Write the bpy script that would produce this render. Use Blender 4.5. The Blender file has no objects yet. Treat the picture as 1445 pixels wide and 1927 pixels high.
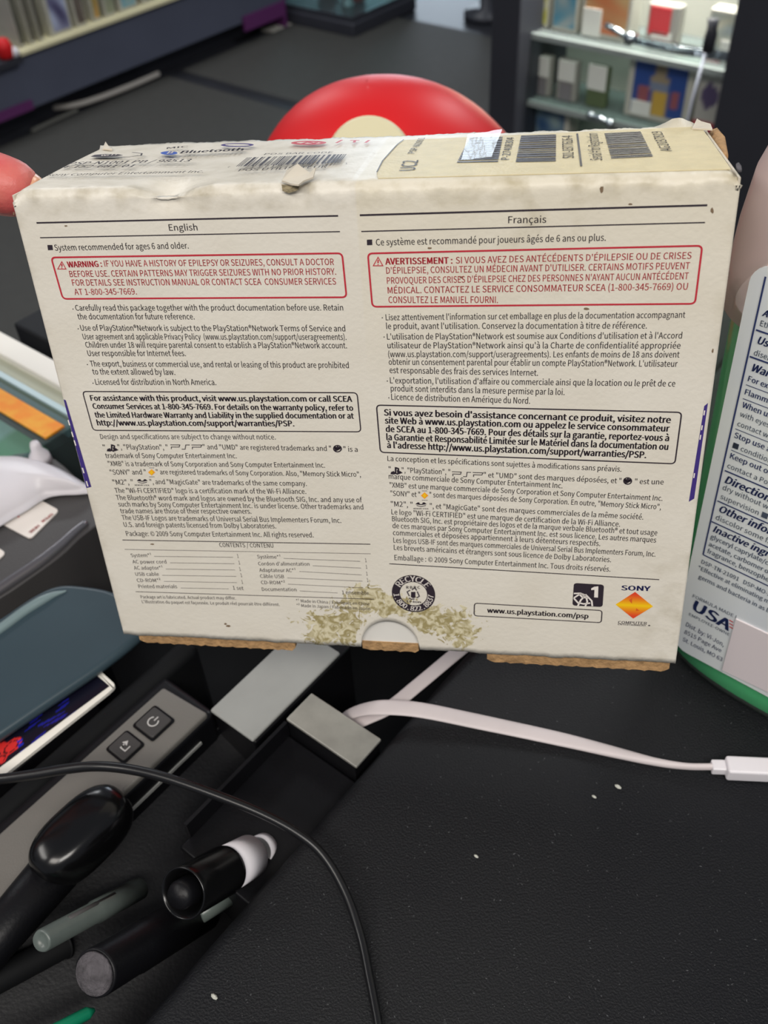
import bpy, bmesh, math, random, re
import numpy as np
from mathutils import Vector, Matrix
random.seed(7); rng = np.random.default_rng(7)
S = bpy.context.scene
COL = S.collection
# ------------------------------------------------------------------ camera
F = 1780.0; CX, CY = 722.5, 963.5; CAMH = 0.30
g = np.array([107, 1836, 1780.0]); g /= np.linalg.norm(g)
upc = -g; zc = np.array([0, 0, 1.0]); fh = zc - (zc @ upc) * upc; fh /= np.linalg.norm(fh); rt = np.cross(fh, upc)
W = np.array([rt, fh, upc])              # image frame (right, down, forward) -> world
CAM = np.array([0, 0, CAMH])
cam = bpy.data.cameras.new('camera'); camo = bpy.data.objects.new('camera', cam); COL.objects.link(camo)
cr, cd, cf = W @ [1, 0, 0], W @ [0, 1, 0], W @ [0, 0, 1]
camo.matrix_world = Matrix(((cr[0], -cd[0], -cf[0], 0), (cr[1], -cd[1], -cf[1], 0), (cr[2], -cd[2], -cf[2], CAMH), (0, 0, 0, 1)))
cam.sensor_fit = 'AUTO'; cam.sensor_width = 36; cam.lens = F / 1927 * 36
cam.clip_start = 0.01; cam.clip_end = 60
cam.dof.use_dof = True; cam.dof.focus_distance = 0.258; cam.dof.aperture_fstop = 20
S.camera = camo
S.view_settings.view_transform = 'Standard'; S.view_settings.look = 'None'
S.view_settings.gamma = 1; S.view_settings.use_curve_mapping = False
S.view_settings.exposure = -0.10
# ------------------------------------------------------------------ world and lights
wd = bpy.data.worlds.new('world'); S.world = wd; wd.use_nodes = True
wd.node_tree.nodes['Background'].inputs[0].default_value = (0.80, 0.86, 1.0, 1)
wd.node_tree.nodes['Background'].inputs[1].default_value = 0.24

def area(name, loc, size, power, color, target=(0, 0, 0), sizey=None):
    l = bpy.data.lights.new(name, 'AREA'); l.energy = power; l.color = color
    l.shape = 'RECTANGLE'; l.size = size; l.size_y = sizey or size
    o = bpy.data.objects.new(name, l); COL.objects.link(o); o.location = loc
    o.rotation_euler = (Vector(target) - Vector(loc)).to_track_quat('-Z', 'Y').to_euler()
    return o
area('overhead_light', (-0.7, -0.9, 1.7), 1.0, 19, (1.0, 0.94, 0.86), (0, 0.2, 0), 0.5)
area('overhead_light', (0.35, -1.1, 1.7), 1.0, 26, (1.0, 0.96, 0.90), (0, 0.2, 0), 0.5)
area('overhead_light', (-2.0, 0.1, 1.7), 1.0, 14, (1.0, 0.97, 0.92), (0, 0.2, 0), 0.5)  # added fill that brightens the bottle label and the left side
area('overhead_light', (1.5, 2.2, 1.7), 1.2, 40, (0.95, 0.98, 1.0), (1.2, 2.2, -1), 0.5)
area('overhead_light', (-1.2, 3.4, 1.7), 1.2, 40, (0.95, 0.98, 1.0), (-1.2, 3.4, -1), 0.5)

# ------------------------------------------------------------------ helpers
A1 = math.radians(49.5)
s1 = np.array([math.cos(A1), math.sin(A1), 0]); s2 = np.array([-s1[1], s1[0], 0]); ez = np.array([0, 0, 1.0])
def UV(u, v, z): return s1 * u + s2 * v + ez * z
def ray(px, py): return W @ np.array([(px - CX) / F, (py - CY) / F, 1.0])
def hit(px, py, p, n):
    d = ray(px, py); n = np.array(n, float); return CAM + d * (((np.array(p) - CAM) @ n) / (d @ n))
def PZ(px, py, z=0.0): return hit(px, py, (0, 0, z), (0, 0, 1))
def PU(px, py, u): return hit(px, py, s1 * u, s1)
def PV(px, py, v): return hit(px, py, s2 * v, s2)
def uv(p): return float(p @ s1), float(p @ s2)
def srgb(r, g_, b):
    f = lambda c: (c / 255 / 12.92) if c / 255 <= .04045 else ((c / 255 + .055) / 1.055) ** 2.4
    return (f(r), f(g_), f(b), 1)
MW = {}
def tag(o, label=None, cat=None, group=None, kind=None):
    if label: o['label'] = label
    if cat: o['category'] = cat
    if group: o['group'] = group
    if kind: o['kind'] = kind
    return o
def thing(name, loc, label, cat, group=None, rz=0.0):
    o = bpy.data.objects.new(name, None); o.empty_display_size = .01; COL.objects.link(o)
    o.location = tuple(loc); o.rotation_euler = (0, 0, rz)
    MW[o.name] = Matrix.Translation(Vector(loc)) @ Matrix.Rotation(rz, 4, 'Z')
    return tag(o, label, cat, group)
def obj(name, verts, faces, mat, parent=None, smooth=False, bevel=0, seg=2, sub=0, loc=None):
    M = None
    if parent is not None: M = MW[parent.name]
    elif loc is not None: M = Matrix.Translation(Vector(loc))
    V = np.array(verts, float).reshape(-1, 3)
    if M is not None:
        Mi = np.array(M.inverted()); V = V @ Mi[:3, :3].T + Mi[:3, 3]
    me = bpy.data.meshes.new(name); me.from_pydata(V.tolist(), [], [list(f) for f in faces]); me.update()
    o = bpy.data.objects.new(name, me); COL.objects.link(o)
    if isinstance(mat, (list, tuple)):
        for m in mat: me.materials.append(m)
    else: me.materials.append(mat)
    if smooth: me.polygons.foreach_set('use_smooth', [True] * len(me.polygons))
    if bevel:
        b = o.modifiers.new('bevel', 'BEVEL'); b.width = bevel; b.segments = seg; b.limit_method = 'ANGLE'
        me.polygons.foreach_set('use_smooth', [True] * len(me.polygons))
        w = o.modifiers.new('wn', 'WEIGHTED_NORMAL')
    if sub: s = o.modifiers.new('sub', 'SUBSURF'); s.levels = sub; s.render_levels = sub
    if parent is not None:
        o.parent = parent; MW[o.name] = M
    else:
        if M is not None: o.matrix_world = M
        MW[o.name] = M or Matrix.Identity(4)
    return o
def join(*vf):
    V, Fc, n = [], [], 0
    for v, f in vf:
        v = np.array(v, float).reshape(-1, 3); V.append(v); Fc += [[i + n for i in q] for q in f]; n += len(v)
    return (np.concatenate(V) if V else np.zeros((0, 3))), Fc
BF = [(0, 3, 2, 1), (4, 5, 6, 7), (0, 1, 5, 4), (1, 2, 6, 5), (2, 3, 7, 6), (3, 0, 4, 7)]
def ubox(u0, u1, v0, v1, z0, z1):
    return [UV(u, v, z) for z in (z0, z1) for u, v in ((u0, v0), (u1, v0), (u1, v1), (u0, v1))], BF
def prism(poly, z0, z1):
    """poly: list of world xy(z) points, any winding"""
    P = [np.array(p[:2]) for p in poly]
    ar = sum(P[i][0] * P[(i + 1) % len(P)][1] - P[(i + 1) % len(P)][0] * P[i][1] for i in range(len(P)))
    if ar < 0: P = P[::-1]
    n = len(P)
    V = [(p[0], p[1], z0) for p in P] + [(p[0], p[1], z1) for p in P]
    Fc = [tuple(range(n))[::-1], tuple(range(n, 2 * n))] + [(i, (i + 1) % n, n + (i + 1) % n, n + i) for i in range(n)]
    return V, Fc
def catmull(P, n=10):
    P = [np.array(p, float) for p in P]; Q = [2 * P[0] - P[1]] + P + [2 * P[-1] - P[-2]]; out = []
    for i in range(1, len(Q) - 2):
        a, b, c, d = Q[i - 1:i + 3]
        for k in range(n):
            t = k / n
            out.append(.5 * ((2 * b) + (-a + c) * t + (2 * a - 5 * b + 4 * c - d) * t * t + (-a + 3 * b - 3 * c + d) * t ** 3))
    return out + [P[-1]]
def tube(path, r, n=14, ry=None, upv=None):
    path = [np.array(p, float) for p in path]; m = len(path)
    rs = r if hasattr(r, '__len__') else [r] * m
    rys = ry if hasattr(ry, '__len__') else ([ry] * m if ry else rs)
    upv = np.array(upv if upv is not None else (0.01, 0.02, 1.0)); V, Fc = [], []
    for i, p in enumerate(path):
        t = path[min(i + 1, m - 1)] - path[max(i - 1, 0)]; t /= np.linalg.norm(t) + 1e-12
        a = np.cross(t, upv); a /= np.linalg.norm(a); b = np.cross(a, t)
        for k in range(n):
            th = 2 * math.pi * k / n; V.append(p + a * math.cos(th) * rs[i] + b * math.sin(th) * rys[i])
    for i in range(m - 1):
        for k in range(n): Fc.append((i * n + k, i * n + (k + 1) % n, (i + 1) * n + (k + 1) % n, (i + 1) * n + k))
    Fc.append(tuple(range(n))[::-1]); Fc.append(tuple(range((m - 1) * n, m * n)))
    return V, Fc
def lathe(o, axis, prof, n=40, squash=(1, 1), refv=None):
    """prof: (distance along axis, radius) pairs"""
    o = np.array(o, float); ax = np.array(axis, float); ax /= np.linalg.norm(ax)
    ref = np.array(refv if refv is not None else ((0, 0, 1.0) if abs(ax[2]) < .9 else s1)); a = np.cross(ax, ref); a /= np.linalg.norm(a); b = np.cross(ax, a)
    V, Fc = [], []
    for (h, r) in prof:
        for k in range(n):
            th = 2 * math.pi * k / n; V.append(o + ax * h + a * math.cos(th) * r * squash[0] + b * math.sin(th) * r * squash[1])
    m = len(prof)
    for i in range(m - 1):
        for k in range(n): Fc.append((i * n + k, i * n + (k + 1) % n, (i + 1) * n + (k + 1) % n, (i + 1) * n + k))
    if prof[0][1] > 1e-6: Fc.append(tuple(range(n))[::-1])
    if prof[-1][1] > 1e-6: Fc.append(tuple(range((m - 1) * n, m * n)))
    return V, Fc
def rrect(w, h, r, n=6, c=(0, 0)):
    out = []
    for sx, sy, a0 in ((1, 1, 0), (-1, 1, 90), (-1, -1, 180), (1, -1, 270)):
        for k in range(n + 1):
            a = math.radians(a0 + 90 * k / n); out.append((c[0] + sx * (w / 2 - r) + r * math.cos(a), c[1] + sy * (h / 2 - r) + r * math.sin(a)))
    return out

# ------------------------------------------------------------------ materials
def mat(name, col, rough=.5, metal=0, noise=0, nscale=50, bump=0, bscale=200, coat=0, spec=.5, trans=0, ior=1.45, speck=None, emit=None, emits=0, col2=None, alpha=1):
    m = bpy.data.materials.new(name); m.use_nodes = True; nt = m.node_tree; b = nt.nodes['Principled BSDF']
    b.inputs['Base Color'].default_value = col; b.inputs['Roughness'].default_value = rough; b.inputs['Metallic'].default_value = metal
    b.inputs['Specular IOR Level'].default_value = spec; b.inputs['IOR'].default_value = ior
    b.inputs['Coat Weight'].default_value = coat; b.inputs['Coat Roughness'].default_value = .08
    b.inputs['Transmission Weight'].default_value = trans; b.inputs['Alpha'].default_value = alpha
    if emit: b.inputs['Emission Color'].default_value = emit; b.inputs['Emission Strength'].default_value = emits
    tc = nt.nodes.new('ShaderNodeTexCoord')
    last = None
    if noise:
        n = nt.nodes.new('ShaderNodeTexNoise'); n.inputs['Scale'].default_value = nscale; n.inputs['Detail'].default_value = 6
        nt.links.new(tc.outputs['Object'], n.inputs['Vector'])
        mx = nt.nodes.new('ShaderNodeMix'); mx.data_type = 'RGBA'
        c2 = col2 or tuple(c * (1 - noise) for c in col[:3]) + (1,)
        mx.inputs[6].default_value = col; mx.inputs[7].default_value = c2
        rp = nt.nodes.new('ShaderNodeMapRange'); rp.inputs[1].default_value = .35; rp.inputs[2].default_value = .7
        nt.links.new(n.outputs[0], rp.inputs[0]); nt.links.new(rp.outputs[0], mx.inputs[0]); last = mx.outputs[2]
    if speck:
        vo = nt.nodes.new('ShaderNodeTexNoise'); vo.inputs['Scale'].default_value = speck[1]; vo.inputs['Detail'].default_value = 3
        nt.links.new(tc.outputs['Object'], vo.inputs['Vector'])
        rp = nt.nodes.new('ShaderNodeMapRange'); rp.inputs[1].default_value = speck[2]; rp.inputs[2].default_value = speck[2] + .05
        nt.links.new(vo.outputs[0], rp.inputs[0])
        mx = nt.nodes.new('ShaderNodeMix'); mx.data_type = 'RGBA'
        if last: nt.links.new(last, mx.inputs[6])
        else: mx.inputs[6].default_value = col
        mx.inputs[7].default_value = speck[0]; nt.links.new(rp.outputs[0], mx.inputs[0]); last = mx.outputs[2]
    if last: nt.links.new(last, b.inputs['Base Color'])
    if bump:
        n = nt.nodes.new('ShaderNodeTexNoise'); n.inputs['Scale'].default_value = bscale; n.inputs['Detail'].default_value = 4
        nt.links.new(tc.outputs['Object'], n.inputs['Vector'])
        bp = nt.nodes.new('ShaderNodeBump'); bp.inputs['Strength'].default_value = bump; bp.inputs['Distance'].default_value = .001
        nt.links.new(n.outputs[0], bp.inputs['Height']); nt.links.new(bp.outputs[0], b.inputs['Normal'])
    return m
def attrmat(name, rough=.5, coat=0):
    m = bpy.data.materials.new(name); m.use_nodes = True; nt = m.node_tree; b = nt.nodes['Principled BSDF']
    a = nt.nodes.new('ShaderNodeAttribute'); a.attribute_name = 'art'; nt.links.new(a.outputs[0], b.inputs[0])
    b.inputs['Roughness'].default_value = rough; b.inputs['Coat Weight'].default_value = coat
    return m
ART = attrmat('printed_art', .4, .3)
def artgrid(name, c00, c10, c11, c01, nx, ny, fn, parent, thick=0.0):
    """flat printed picture: grid with a colour per corner; fn(s,t)->sRGB"""
    c00, c10, c11, c01 = map(np.array, (c00, c10, c11, c01)); V, Fc, C = [], [], []
    for j in range(ny + 1):
        for i in range(nx + 1):
            s, t = i / nx, j / ny
            V.append((c00 * (1 - s) + c10 * s) * (1 - t) + (c01 * (1 - s) + c11 * s) * t); C.append(srgb(*fn(s, t)))
    for j in range(ny):
        for i in range(nx):
            a = j * (nx + 1) + i; Fc.append((a, a + 1, a + nx + 2, a + nx + 1))
    o = obj(name, V, Fc, ART, parent)
    at = o.data.color_attributes.new('art', 'FLOAT_COLOR', 'POINT'); at.data.foreach_set('color', np.array(C, np.float32).ravel())
    return o

def clearmat(name, tint, dif, fd, gloss=.1, rough=.08, bump=0, bscale=50):
    """thin clear plastic or glass: see-through, a share of haze, a mirror share"""
    m = bpy.data.materials.new(name); m.use_nodes = True; nt = m.node_tree; nt.nodes.clear()
    o = nt.nodes.new('ShaderNodeOutputMaterial'); t = nt.nodes.new('ShaderNodeBsdfTransparent'); t.inputs[0].default_value = tint
    d = nt.nodes.new('ShaderNodeBsdfDiffuse'); d.inputs[0].default_value = dif; g_ = nt.nodes.new('ShaderNodeBsdfGlossy'); g_.inputs['Roughness'].default_value = rough
    m1 = nt.nodes.new('ShaderNodeMixShader'); m1.inputs[0].default_value = fd; nt.links.new(t.outputs[0], m1.inputs[1]); nt.links.new(d.outputs[0], m1.inputs[2])
    m2 = nt.nodes.new('ShaderNodeMixShader'); m2.inputs[0].default_value = gloss; nt.links.new(m1.outputs[0], m2.inputs[1]); nt.links.new(g_.outputs[0], m2.inputs[2]); nt.links.new(m2.outputs[0], o.inputs[0])
    if bump:
        tc = nt.nodes.new('ShaderNodeTexCoord'); n = nt.nodes.new('ShaderNodeTexNoise'); n.inputs['Scale'].default_value = bscale; nt.links.new(tc.outputs['Object'], n.inputs[0])
        bp = nt.nodes.new('ShaderNodeBump'); bp.inputs['Strength'].default_value = bump; bp.inputs['Distance'].default_value = .002; nt.links.new(n.outputs[0], bp.inputs['Height']); nt.links.new(bp.outputs[0], g_.inputs['Normal'])
    return m
M = {}
M['counter'] = mat('black_counter', srgb(19, 20, 24), .5, noise=.35, nscale=9, bump=.5, bscale=1400, speck=(srgb(52, 54, 56), 260, .72), spec=.25, col2=srgb(29, 30, 32))
M['black'] = mat('black_plastic', srgb(15, 15, 18), .42, bump=.1, bscale=800, spec=.3)
M['blackrough'] = mat('black_matte', srgb(14, 15, 17), .7, noise=.3, nscale=40, spec=.2)
M['glossblack'] = mat('black_gloss', srgb(12, 12, 13), .2, spec=.5)
M['blackcable'] = mat('black_rubber', srgb(20, 20, 22), .3)
M['darkgrey'] = mat('dark_grey_plastic', srgb(72, 70, 70), .5, bump=.15, bscale=1200)
M['taupe'] = mat('taupe_plastic', srgb(112, 109, 104), .45, bump=.15, bscale=1500, metal=.15)
M['button'] = mat('button_plastic', srgb(62, 60, 59), .45)
M['icon'] = mat('icon_grey', srgb(190, 188, 185), .5)
M['paleplastic'] = mat('pale_grey_plastic', srgb(150, 151, 148), .55, noise=.1, nscale=60)
M['teal'] = mat('slate_teal_plastic', srgb(54, 70, 78), .33, noise=.1, nscale=30)
M['white'] = mat('white_plastic', srgb(222, 218, 222), .35)
M['cablewhite'] = mat('white_rubber', srgb(206, 196, 196), .45, noise=.08, nscale=60)
M['silver'] = mat('brushed_silver', srgb(176, 174, 166), .3, metal=.35, noise=.25, nscale=90)
M['stickerw'] = mat('sticker_paper', srgb(232, 224, 216), .4)
M['redink'] = mat('red_ink', srgb(205, 60, 65), .5)
M['framewhite'] = mat('white_frame', srgb(236, 232, 222), .4)
M['beige'] = mat('beige_panel', srgb(178, 180, 160), .5)
M['orange'] = mat('orange_card', srgb(240, 140, 24), .5, noise=.4, nscale=120, col2=srgb(240, 175, 50))
M['glassy'] = clearmat('clear_pane', srgb(225, 240, 240), srgb(190, 210, 210), .06, .07, .05)
M['redplastic'] = mat('red_vinyl', srgb(208, 30, 34), .45, spec=.35)
M['cream'] = mat('cream_vinyl', srgb(222, 214, 176), .45)
M['cardboard'] = mat('brown_cardboard', srgb(180, 142, 98), .8, noise=.35, nscale=350, bump=.8, bscale=500)
M['whitecard'] = mat('white_card', srgb(222, 219, 212), .5, noise=.06, nscale=90)
M['ink'] = mat('dark_ink', srgb(48, 40, 48), .45)
M['inklight'] = mat('small_grey_ink', srgb(82, 76, 80), .45)
M['inkred'] = mat('warning_red_ink', srgb(186, 44, 58), .45)
M['inkblue'] = mat('navy_ink', srgb(44, 46, 96), .45)
M['inkpurple'] = mat('purple_ink', srgb(66, 52, 122), .3)
M['bottleink'] = mat('bottle_ink', srgb(42, 56, 104), .4)
M['bottleinkgrey'] = mat('bottle_small_ink', srgb(92, 104, 124), .4)
M['floor'] = mat('floor_finish', srgb(48, 49, 54), .42, spec=.3, noise=.3, nscale=3)
M['mat'] = mat('floor_mat_rubber', srgb(62, 61, 58), .75, noise=.12, nscale=30)
M['matedge'] = mat('mat_edge', srgb(36, 36, 40), .6)
M['slate'] = mat('slate_board', srgb(84, 88, 104), .5, noise=.12, nscale=4)
M['purple'] = mat('purple_board', srgb(96, 44, 96), .5)
M['cabblack'] = mat('cabinet_black', srgb(50, 51, 58), .45, noise=.1, nscale=8)
M['cabback'] = mat('cabinet_grey', srgb(178, 178, 168), .7)
M['shelfgrey'] = mat('shelf_edge', srgb(150, 158, 155), .35)
M['chrome'] = mat('chrome', srgb(220, 232, 236), .12, metal=1, bump=1, bscale=90)
M['casewhite'] = mat('case_plastic', srgb(190, 188, 176), .3, noise=.15, nscale=20)
M['skin'] = mat('skin', srgb(214, 128, 112), .45, noise=.5, nscale=55, bump=.2, bscale=600, col2=srgb(206, 92, 92))
M['skin'].node_tree.nodes['Principled BSDF'].inputs['Subsurface Weight'].default_value = .15
M['skin'].node_tree.nodes['Principled BSDF'].inputs['Subsurface Radius'].default_value = (.006, .002, .001)
M['nail'] = mat('nail', srgb(226, 168, 132), .3)
M['sleevecloth'] = mat('dark_sleeve', srgb(40, 42, 50), .9, bump=.5, bscale=900)
M['clearmark'] = mat('clear_grey_barrel', srgb(112, 122, 118), .3, trans=.35, noise=.2, nscale=80)
M['greydisc'] = mat('dusty_grey', srgb(92, 88, 92), .9, noise=.5, nscale=260, bump=.8, bscale=700)
M['green'] = mat('green_plastic', srgb(20, 130, 95), .4)
M['dust'] = mat('dust', srgb(190, 190, 180), .9)
M['wall'] = mat('wall_paint', srgb(120, 122, 126), .8, noise=.08, nscale=2)

# box paper: stains are real wear of the paper, given in the box's own coordinates
def paper_mat():
    m = mat('carton_paper', srgb(212, 204, 190), .42, spec=.4)
    return m

# ------------------------------------------------------------------ carton pose (held in the air, leaning a little)
RB = np.array([[0.9837, 0.0078, 0.1796], [-0.1737, -0.2160, 0.9608], [0.0463, -0.9764, -0.2111]])
q_, _r = np.linalg.qr(RB); RB = q_ * np.sign(np.diag(_r))
TB = np.array([-0.0022, 0.2047, 0.1271]); BW, BH, BD = .18, .1456, .0583
class Frame:
    def __init__(s, O, ex, ey):
        s.O, s.ex, s.ey = map(np.array, (O, ex, ey)); s.n = np.cross(s.ex, s.ey)
    def loc(s, px, py):
        p = hit(px, py, s.O, s.n) - s.O; return np.array([p @ s.ex, p @ s.ey])
    def w(s, a, b, off=0.0): return s.O + s.ex * a + s.ey * b + s.n * off
EX, EY, EB = RB[:, 0], -RB[:, 1], RB[:, 2]           # right, up, towards the back
FR = Frame(TB, EX, EY)                                # front face, origin at its centre
TOPO = TB + EY * BH / 2
TP = Frame(TOPO, EX, EB)                              # top face, origin mid front edge
# ------------------------------------------------------------------ lettering
FONTQ = []       # (collector, frame, off, string, bold, mapping)
def T(bag, fr, s, p0, p1, cap, bold=0, off=8e-5, capm=None, slant=0, xs=None):
    """one printed line: baseline end points and cap height (pixels of the photo), put onto a real face"""
    a = fr.loc(*p0)
    if p1 is not None: b = fr.loc(*p1)
    else: b = None
    if capm is None:
        mid = p0 if p1 is None else ((p0[0] + p1[0]) / 2, (p0[1] + p1[1]) / 2)
        capm = abs(fr.loc(mid[0], mid[1] - cap)[1] - fr.loc(*mid)[1])
    FONTQ.append(dict(bag=(PRE + bag if bag in PREF else bag), fr=fr, s=s, a=a, b=b, cap=capm, bold=bold, off=off, slant=slant, xs=xs))
def TL(bag, fr, s, centre, ang, cap, width=None, bold=0, off=8e-5):
    """letters centred at a point of the face, rotated by ang"""
    FONTQ.append(dict(bag=bag, fr=fr, s=s, c=np.array(centre), ang=ang, cap=cap, width=width, bold=bold, off=off, slant=0, xs=None))
BAGS = {}
PRE = ''
PREF = {'heading_print', 'warning_print', 'notes_print', 'assistance_print', 'trademark_print', 'small_print', 'web_address', 'orange_gem', 'yellow_gem'}
def put(bag, v, f):
    if bag in PREF and PRE: bag = PRE + bag
    BAGS.setdefault(bag, []).append((v, f))
def quad(bag, fr, pts, off=8e-5, px=True):
    L = [fr.loc(*p) for p in pts] if px else pts
    V = [fr.w(a, b, off) for a, b in L]
    ar = sum(L[i][0] * L[(i + 1) % len(L)][1] - L[(i + 1) % len(L)][0] * L[i][1] for i in range(len(L)))
    if ar < 0: V = V[::-1]
    put(bag, V, [tuple(range(len(V)))])
def stroke(bag, fr, pts, wd_, closed=False, off=8e-5, px=True):
    L = [np.array(fr.loc(*p) if px else p, float) for p in pts]; n = len(L); V, Fc = [], []
    for i in range(n):
        if closed: a, b = L[i - 1], L[(i + 1) % n]
        else: a, b = L[max(i - 1, 0)], L[min(i + 1, n - 1)]
        p = L[i]; d1 = p - a; d2 = b - p
        d1 = d1 / (np.linalg.norm(d1) + 1e-12); d2 = d2 / (np.linalg.norm(d2) + 1e-12)
        if not closed and i == 0: d1 = d2
        if not closed and i == n - 1: d2 = d1
        t = d1 + d2; t /= np.linalg.norm(t) + 1e-12; nn = np.array([-t[1], t[0]]); k = 1 / max(.5, abs(t @ d1))
        for sgn in (-1, 1): V.append(fr.w(*(p + nn * sgn * wd_ / 2 * k), off))
    for i in range(n if closed else n - 1):
        j = (i + 1) % n; Fc.append((2 * i, 2 * j, 2 * j + 1, 2 * i + 1))
    put(bag, V, Fc)
def rpoly(fr, corners, r, n=5):
    """rounded polygon through pixel corners, in face coordinates"""
    L = [np.array(fr.loc(*p)) for p in corners]; out = []
    for i, p in enumerate(L):
        a, b = L[i - 1], L[(i + 1) % len(L)]
        pa = p + (a - p) / np.linalg.norm(a - p) * r; pb = p + (b - p) / np.linalg.norm(b - p) * r
        for k in range(n + 1):
            t = k / n; out.append((1 - t) ** 2 * pa + 2 * t * (1 - t) * p + t * t * pb)
    return out
def flush_text():
    fnt = None
    try:
        import os
        fnt = bpy.data.fonts.load(os.path.join(bpy.utils.resource_path('LOCAL'), 'datafiles', 'fonts', 'Noto Sans CJK Regular.woff2'))   # bundled with Blender; the built-in font is the fallback
    except Exception: fnt = None
    reqs = {('H', 0): None}
    for q in FONTQ: reqs.setdefault((q['s'], q['bold']), None)
    objs = {}
    for (s, b) in reqs:
        c = bpy.data.curves.new('t', 'FONT'); c.body = s; c.size = 1
        if fnt: c.font = fnt
        c.resolution_u = 2; c.offset = 0
        o = bpy.data.objects.new('t', c); COL.objects.link(o); objs[(s, b)] = o
    dg = bpy.context.evaluated_depsgraph_get()
    for k, o in objs.items():
        me = bpy.data.meshes.new_from_object(o.evaluated_get(dg))
        n = len(me.vertices); co = np.zeros(n * 3); me.vertices.foreach_get('co', co)
        reqs[k] = (co.reshape(-1, 3)[:, :2], [tuple(p.vertices) for p in me.polygons]); bpy.data.meshes.remove(me)
    for o in objs.values():
        c = o.data; bpy.data.objects.remove(o); bpy.data.curves.remove(c)
    CAP = reqs[('H', 0)][0][:, 1].max()
    for q in FONTQ:
        v, f = reqs[(q['s'], q['bold'])]
        if not len(v): continue
        bw = {0: 0.012, 1: .045, 2: .085}[q['bold']] * CAP / .73
        cs_ = [(0, 0)] if not bw else ([(-bw / 2, 0), (bw / 2, 0)] if q['bold'] < 2 else [(-bw / 2, -bw / 8), (0, bw / 8), (bw / 2, -bw / 8), (0, 0)])
        nv_ = len(v); f = [tuple(i + k * nv_ for i in p) for k in range(len(cs_)) for p in f]; v = np.concatenate([v + np.array(c) for c in cs_])
        x0, x1 = v[:, 0].min(), v[:, 0].max(); v[:, 0] -= x0; wid = x1 - x0; ky = q['cap'] / CAP
        if 'c' in q:
            kx = (q['width'] / wid) if q['width'] else ky
            v[:, 0] = (v[:, 0] - wid / 2) * kx; v[:, 1] *= ky
            c, s = math.cos(q['ang']), math.sin(q['ang']); P = np.c_[v[:, 0] * c - v[:, 1] * s, v[:, 0] * s + v[:, 1] * c] + q['c']
        else:
            if q['b'] is not None: d = q['b'] - q['a']; L = np.linalg.norm(d); d /= L; kx = L / wid
            else: d = np.array([1.0, 0]); kx = ky * (q['xs'] or .85)
            e = np.array([-d[1], d[0]])
            P = q['a'] + np.outer(v[:, 0] * kx + v[:, 1] * ky * q['slant'], d) + np.outer(v[:, 1] * ky, e)
        if q['bold']:
            pass
        fr = q['fr']; Vw = fr.O + np.outer(P[:, 0], fr.ex) + np.outer(P[:, 1], fr.ey) + fr.n * q['off']
        put(q['bag'], Vw, f)
def zc_(ox, oy, sc): return lambda x, y: (ox + x / sc, oy + y / sc)

# ================================================================== SETTING
FZ = -1.05
def struct(o): o['kind'] = 'structure'; return o
struct(obj('floor', *prism([UV(-3, -4, 0), UV(9, -4, 0), UV(9, 9, 0), UV(-3, 9, 0)], FZ - .1, FZ), M['floor']))
struct(obj('wall_back', *ubox(9, 9.1, -4, 9, FZ, 1.8), M['wall']))
struct(obj('wall_left', *ubox(-3, 9, 9, 9.1, FZ, 1.8), M['wall']))
# shop window in the far wall: daylight that shines on the glossy floor
WF = struct(obj('window_1', *join(ubox(8.9, 9, 5.4, 5.5, -.6, 1.5), ubox(8.9, 9, 8, 8.1, -.6, 1.5), ubox(8.9, 9, 6.7, 6.76, -.6, 1.5), ubox(8.9, 9, 5.4, 8.1, 1.45, 1.55), ubox(8.9, 9, 5.4, 8.1, -.65, -.55)), M['framewhite']))
obj('window_pane', *ubox(8.93, 8.96, 5.5, 8, -.55, 1.45), mat('daylight', (0, 0, 0, 1), emit=(.75, .87, 1, 1), emits=9), WF)
# floor mats
mc = uv(PZ(795, 42, FZ)); ms = uv(PZ(420, 165, FZ)); mv = uv(PZ(110, 228, FZ))[1]
for i, (u0, u1) in enumerate(((ms[0] + .02, mc[0]), (ms[0] - 2.2, ms[0] - .02))):
    v1 = mc[1] if i == 0 else mv
    r = thing('floor_mat', UV((u0 + u1) / 2, 0, FZ), ['charcoal rubber floor mat farther from counter, next to shiny floor', 'charcoal rubber floor mat nearer the counter, behind the left box corner'][i], 'floor mat')
    obj('mat_surface', *ubox(u0 + .02, u1 - .02, -3, max(v1, mv) - .02, FZ, FZ + .006), M['mat'], r, bevel=.003)
    obj('mat_border', *ubox(u0, u1, -3.02, max(v1, mv), FZ, FZ + .003), M['matedge'], r)

# ---- sales counter
ct = thing('sales_counter', UV(0, 0, FZ), 'black sales counter with scuffed dark top under all the devices', 'counter')
obj('counter_top', *ubox(-.55, .5, -.9, .127, -.035, 0), M['counter'], ct, bevel=.006, seg=3)
obj('lower_shelf', *ubox(-.55, .5, .127, .483, -.075, -.06), M['blackrough'], ct)
obj('raised_back_ledge', *ubox(.235, .5, .127, .483, -.06, -.002), M['counter'], ct, bevel=.002)
obj('counter_base', *ubox(-.5, .47, -.85, .46, FZ, -.075), M['cabblack'], ct)

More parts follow.
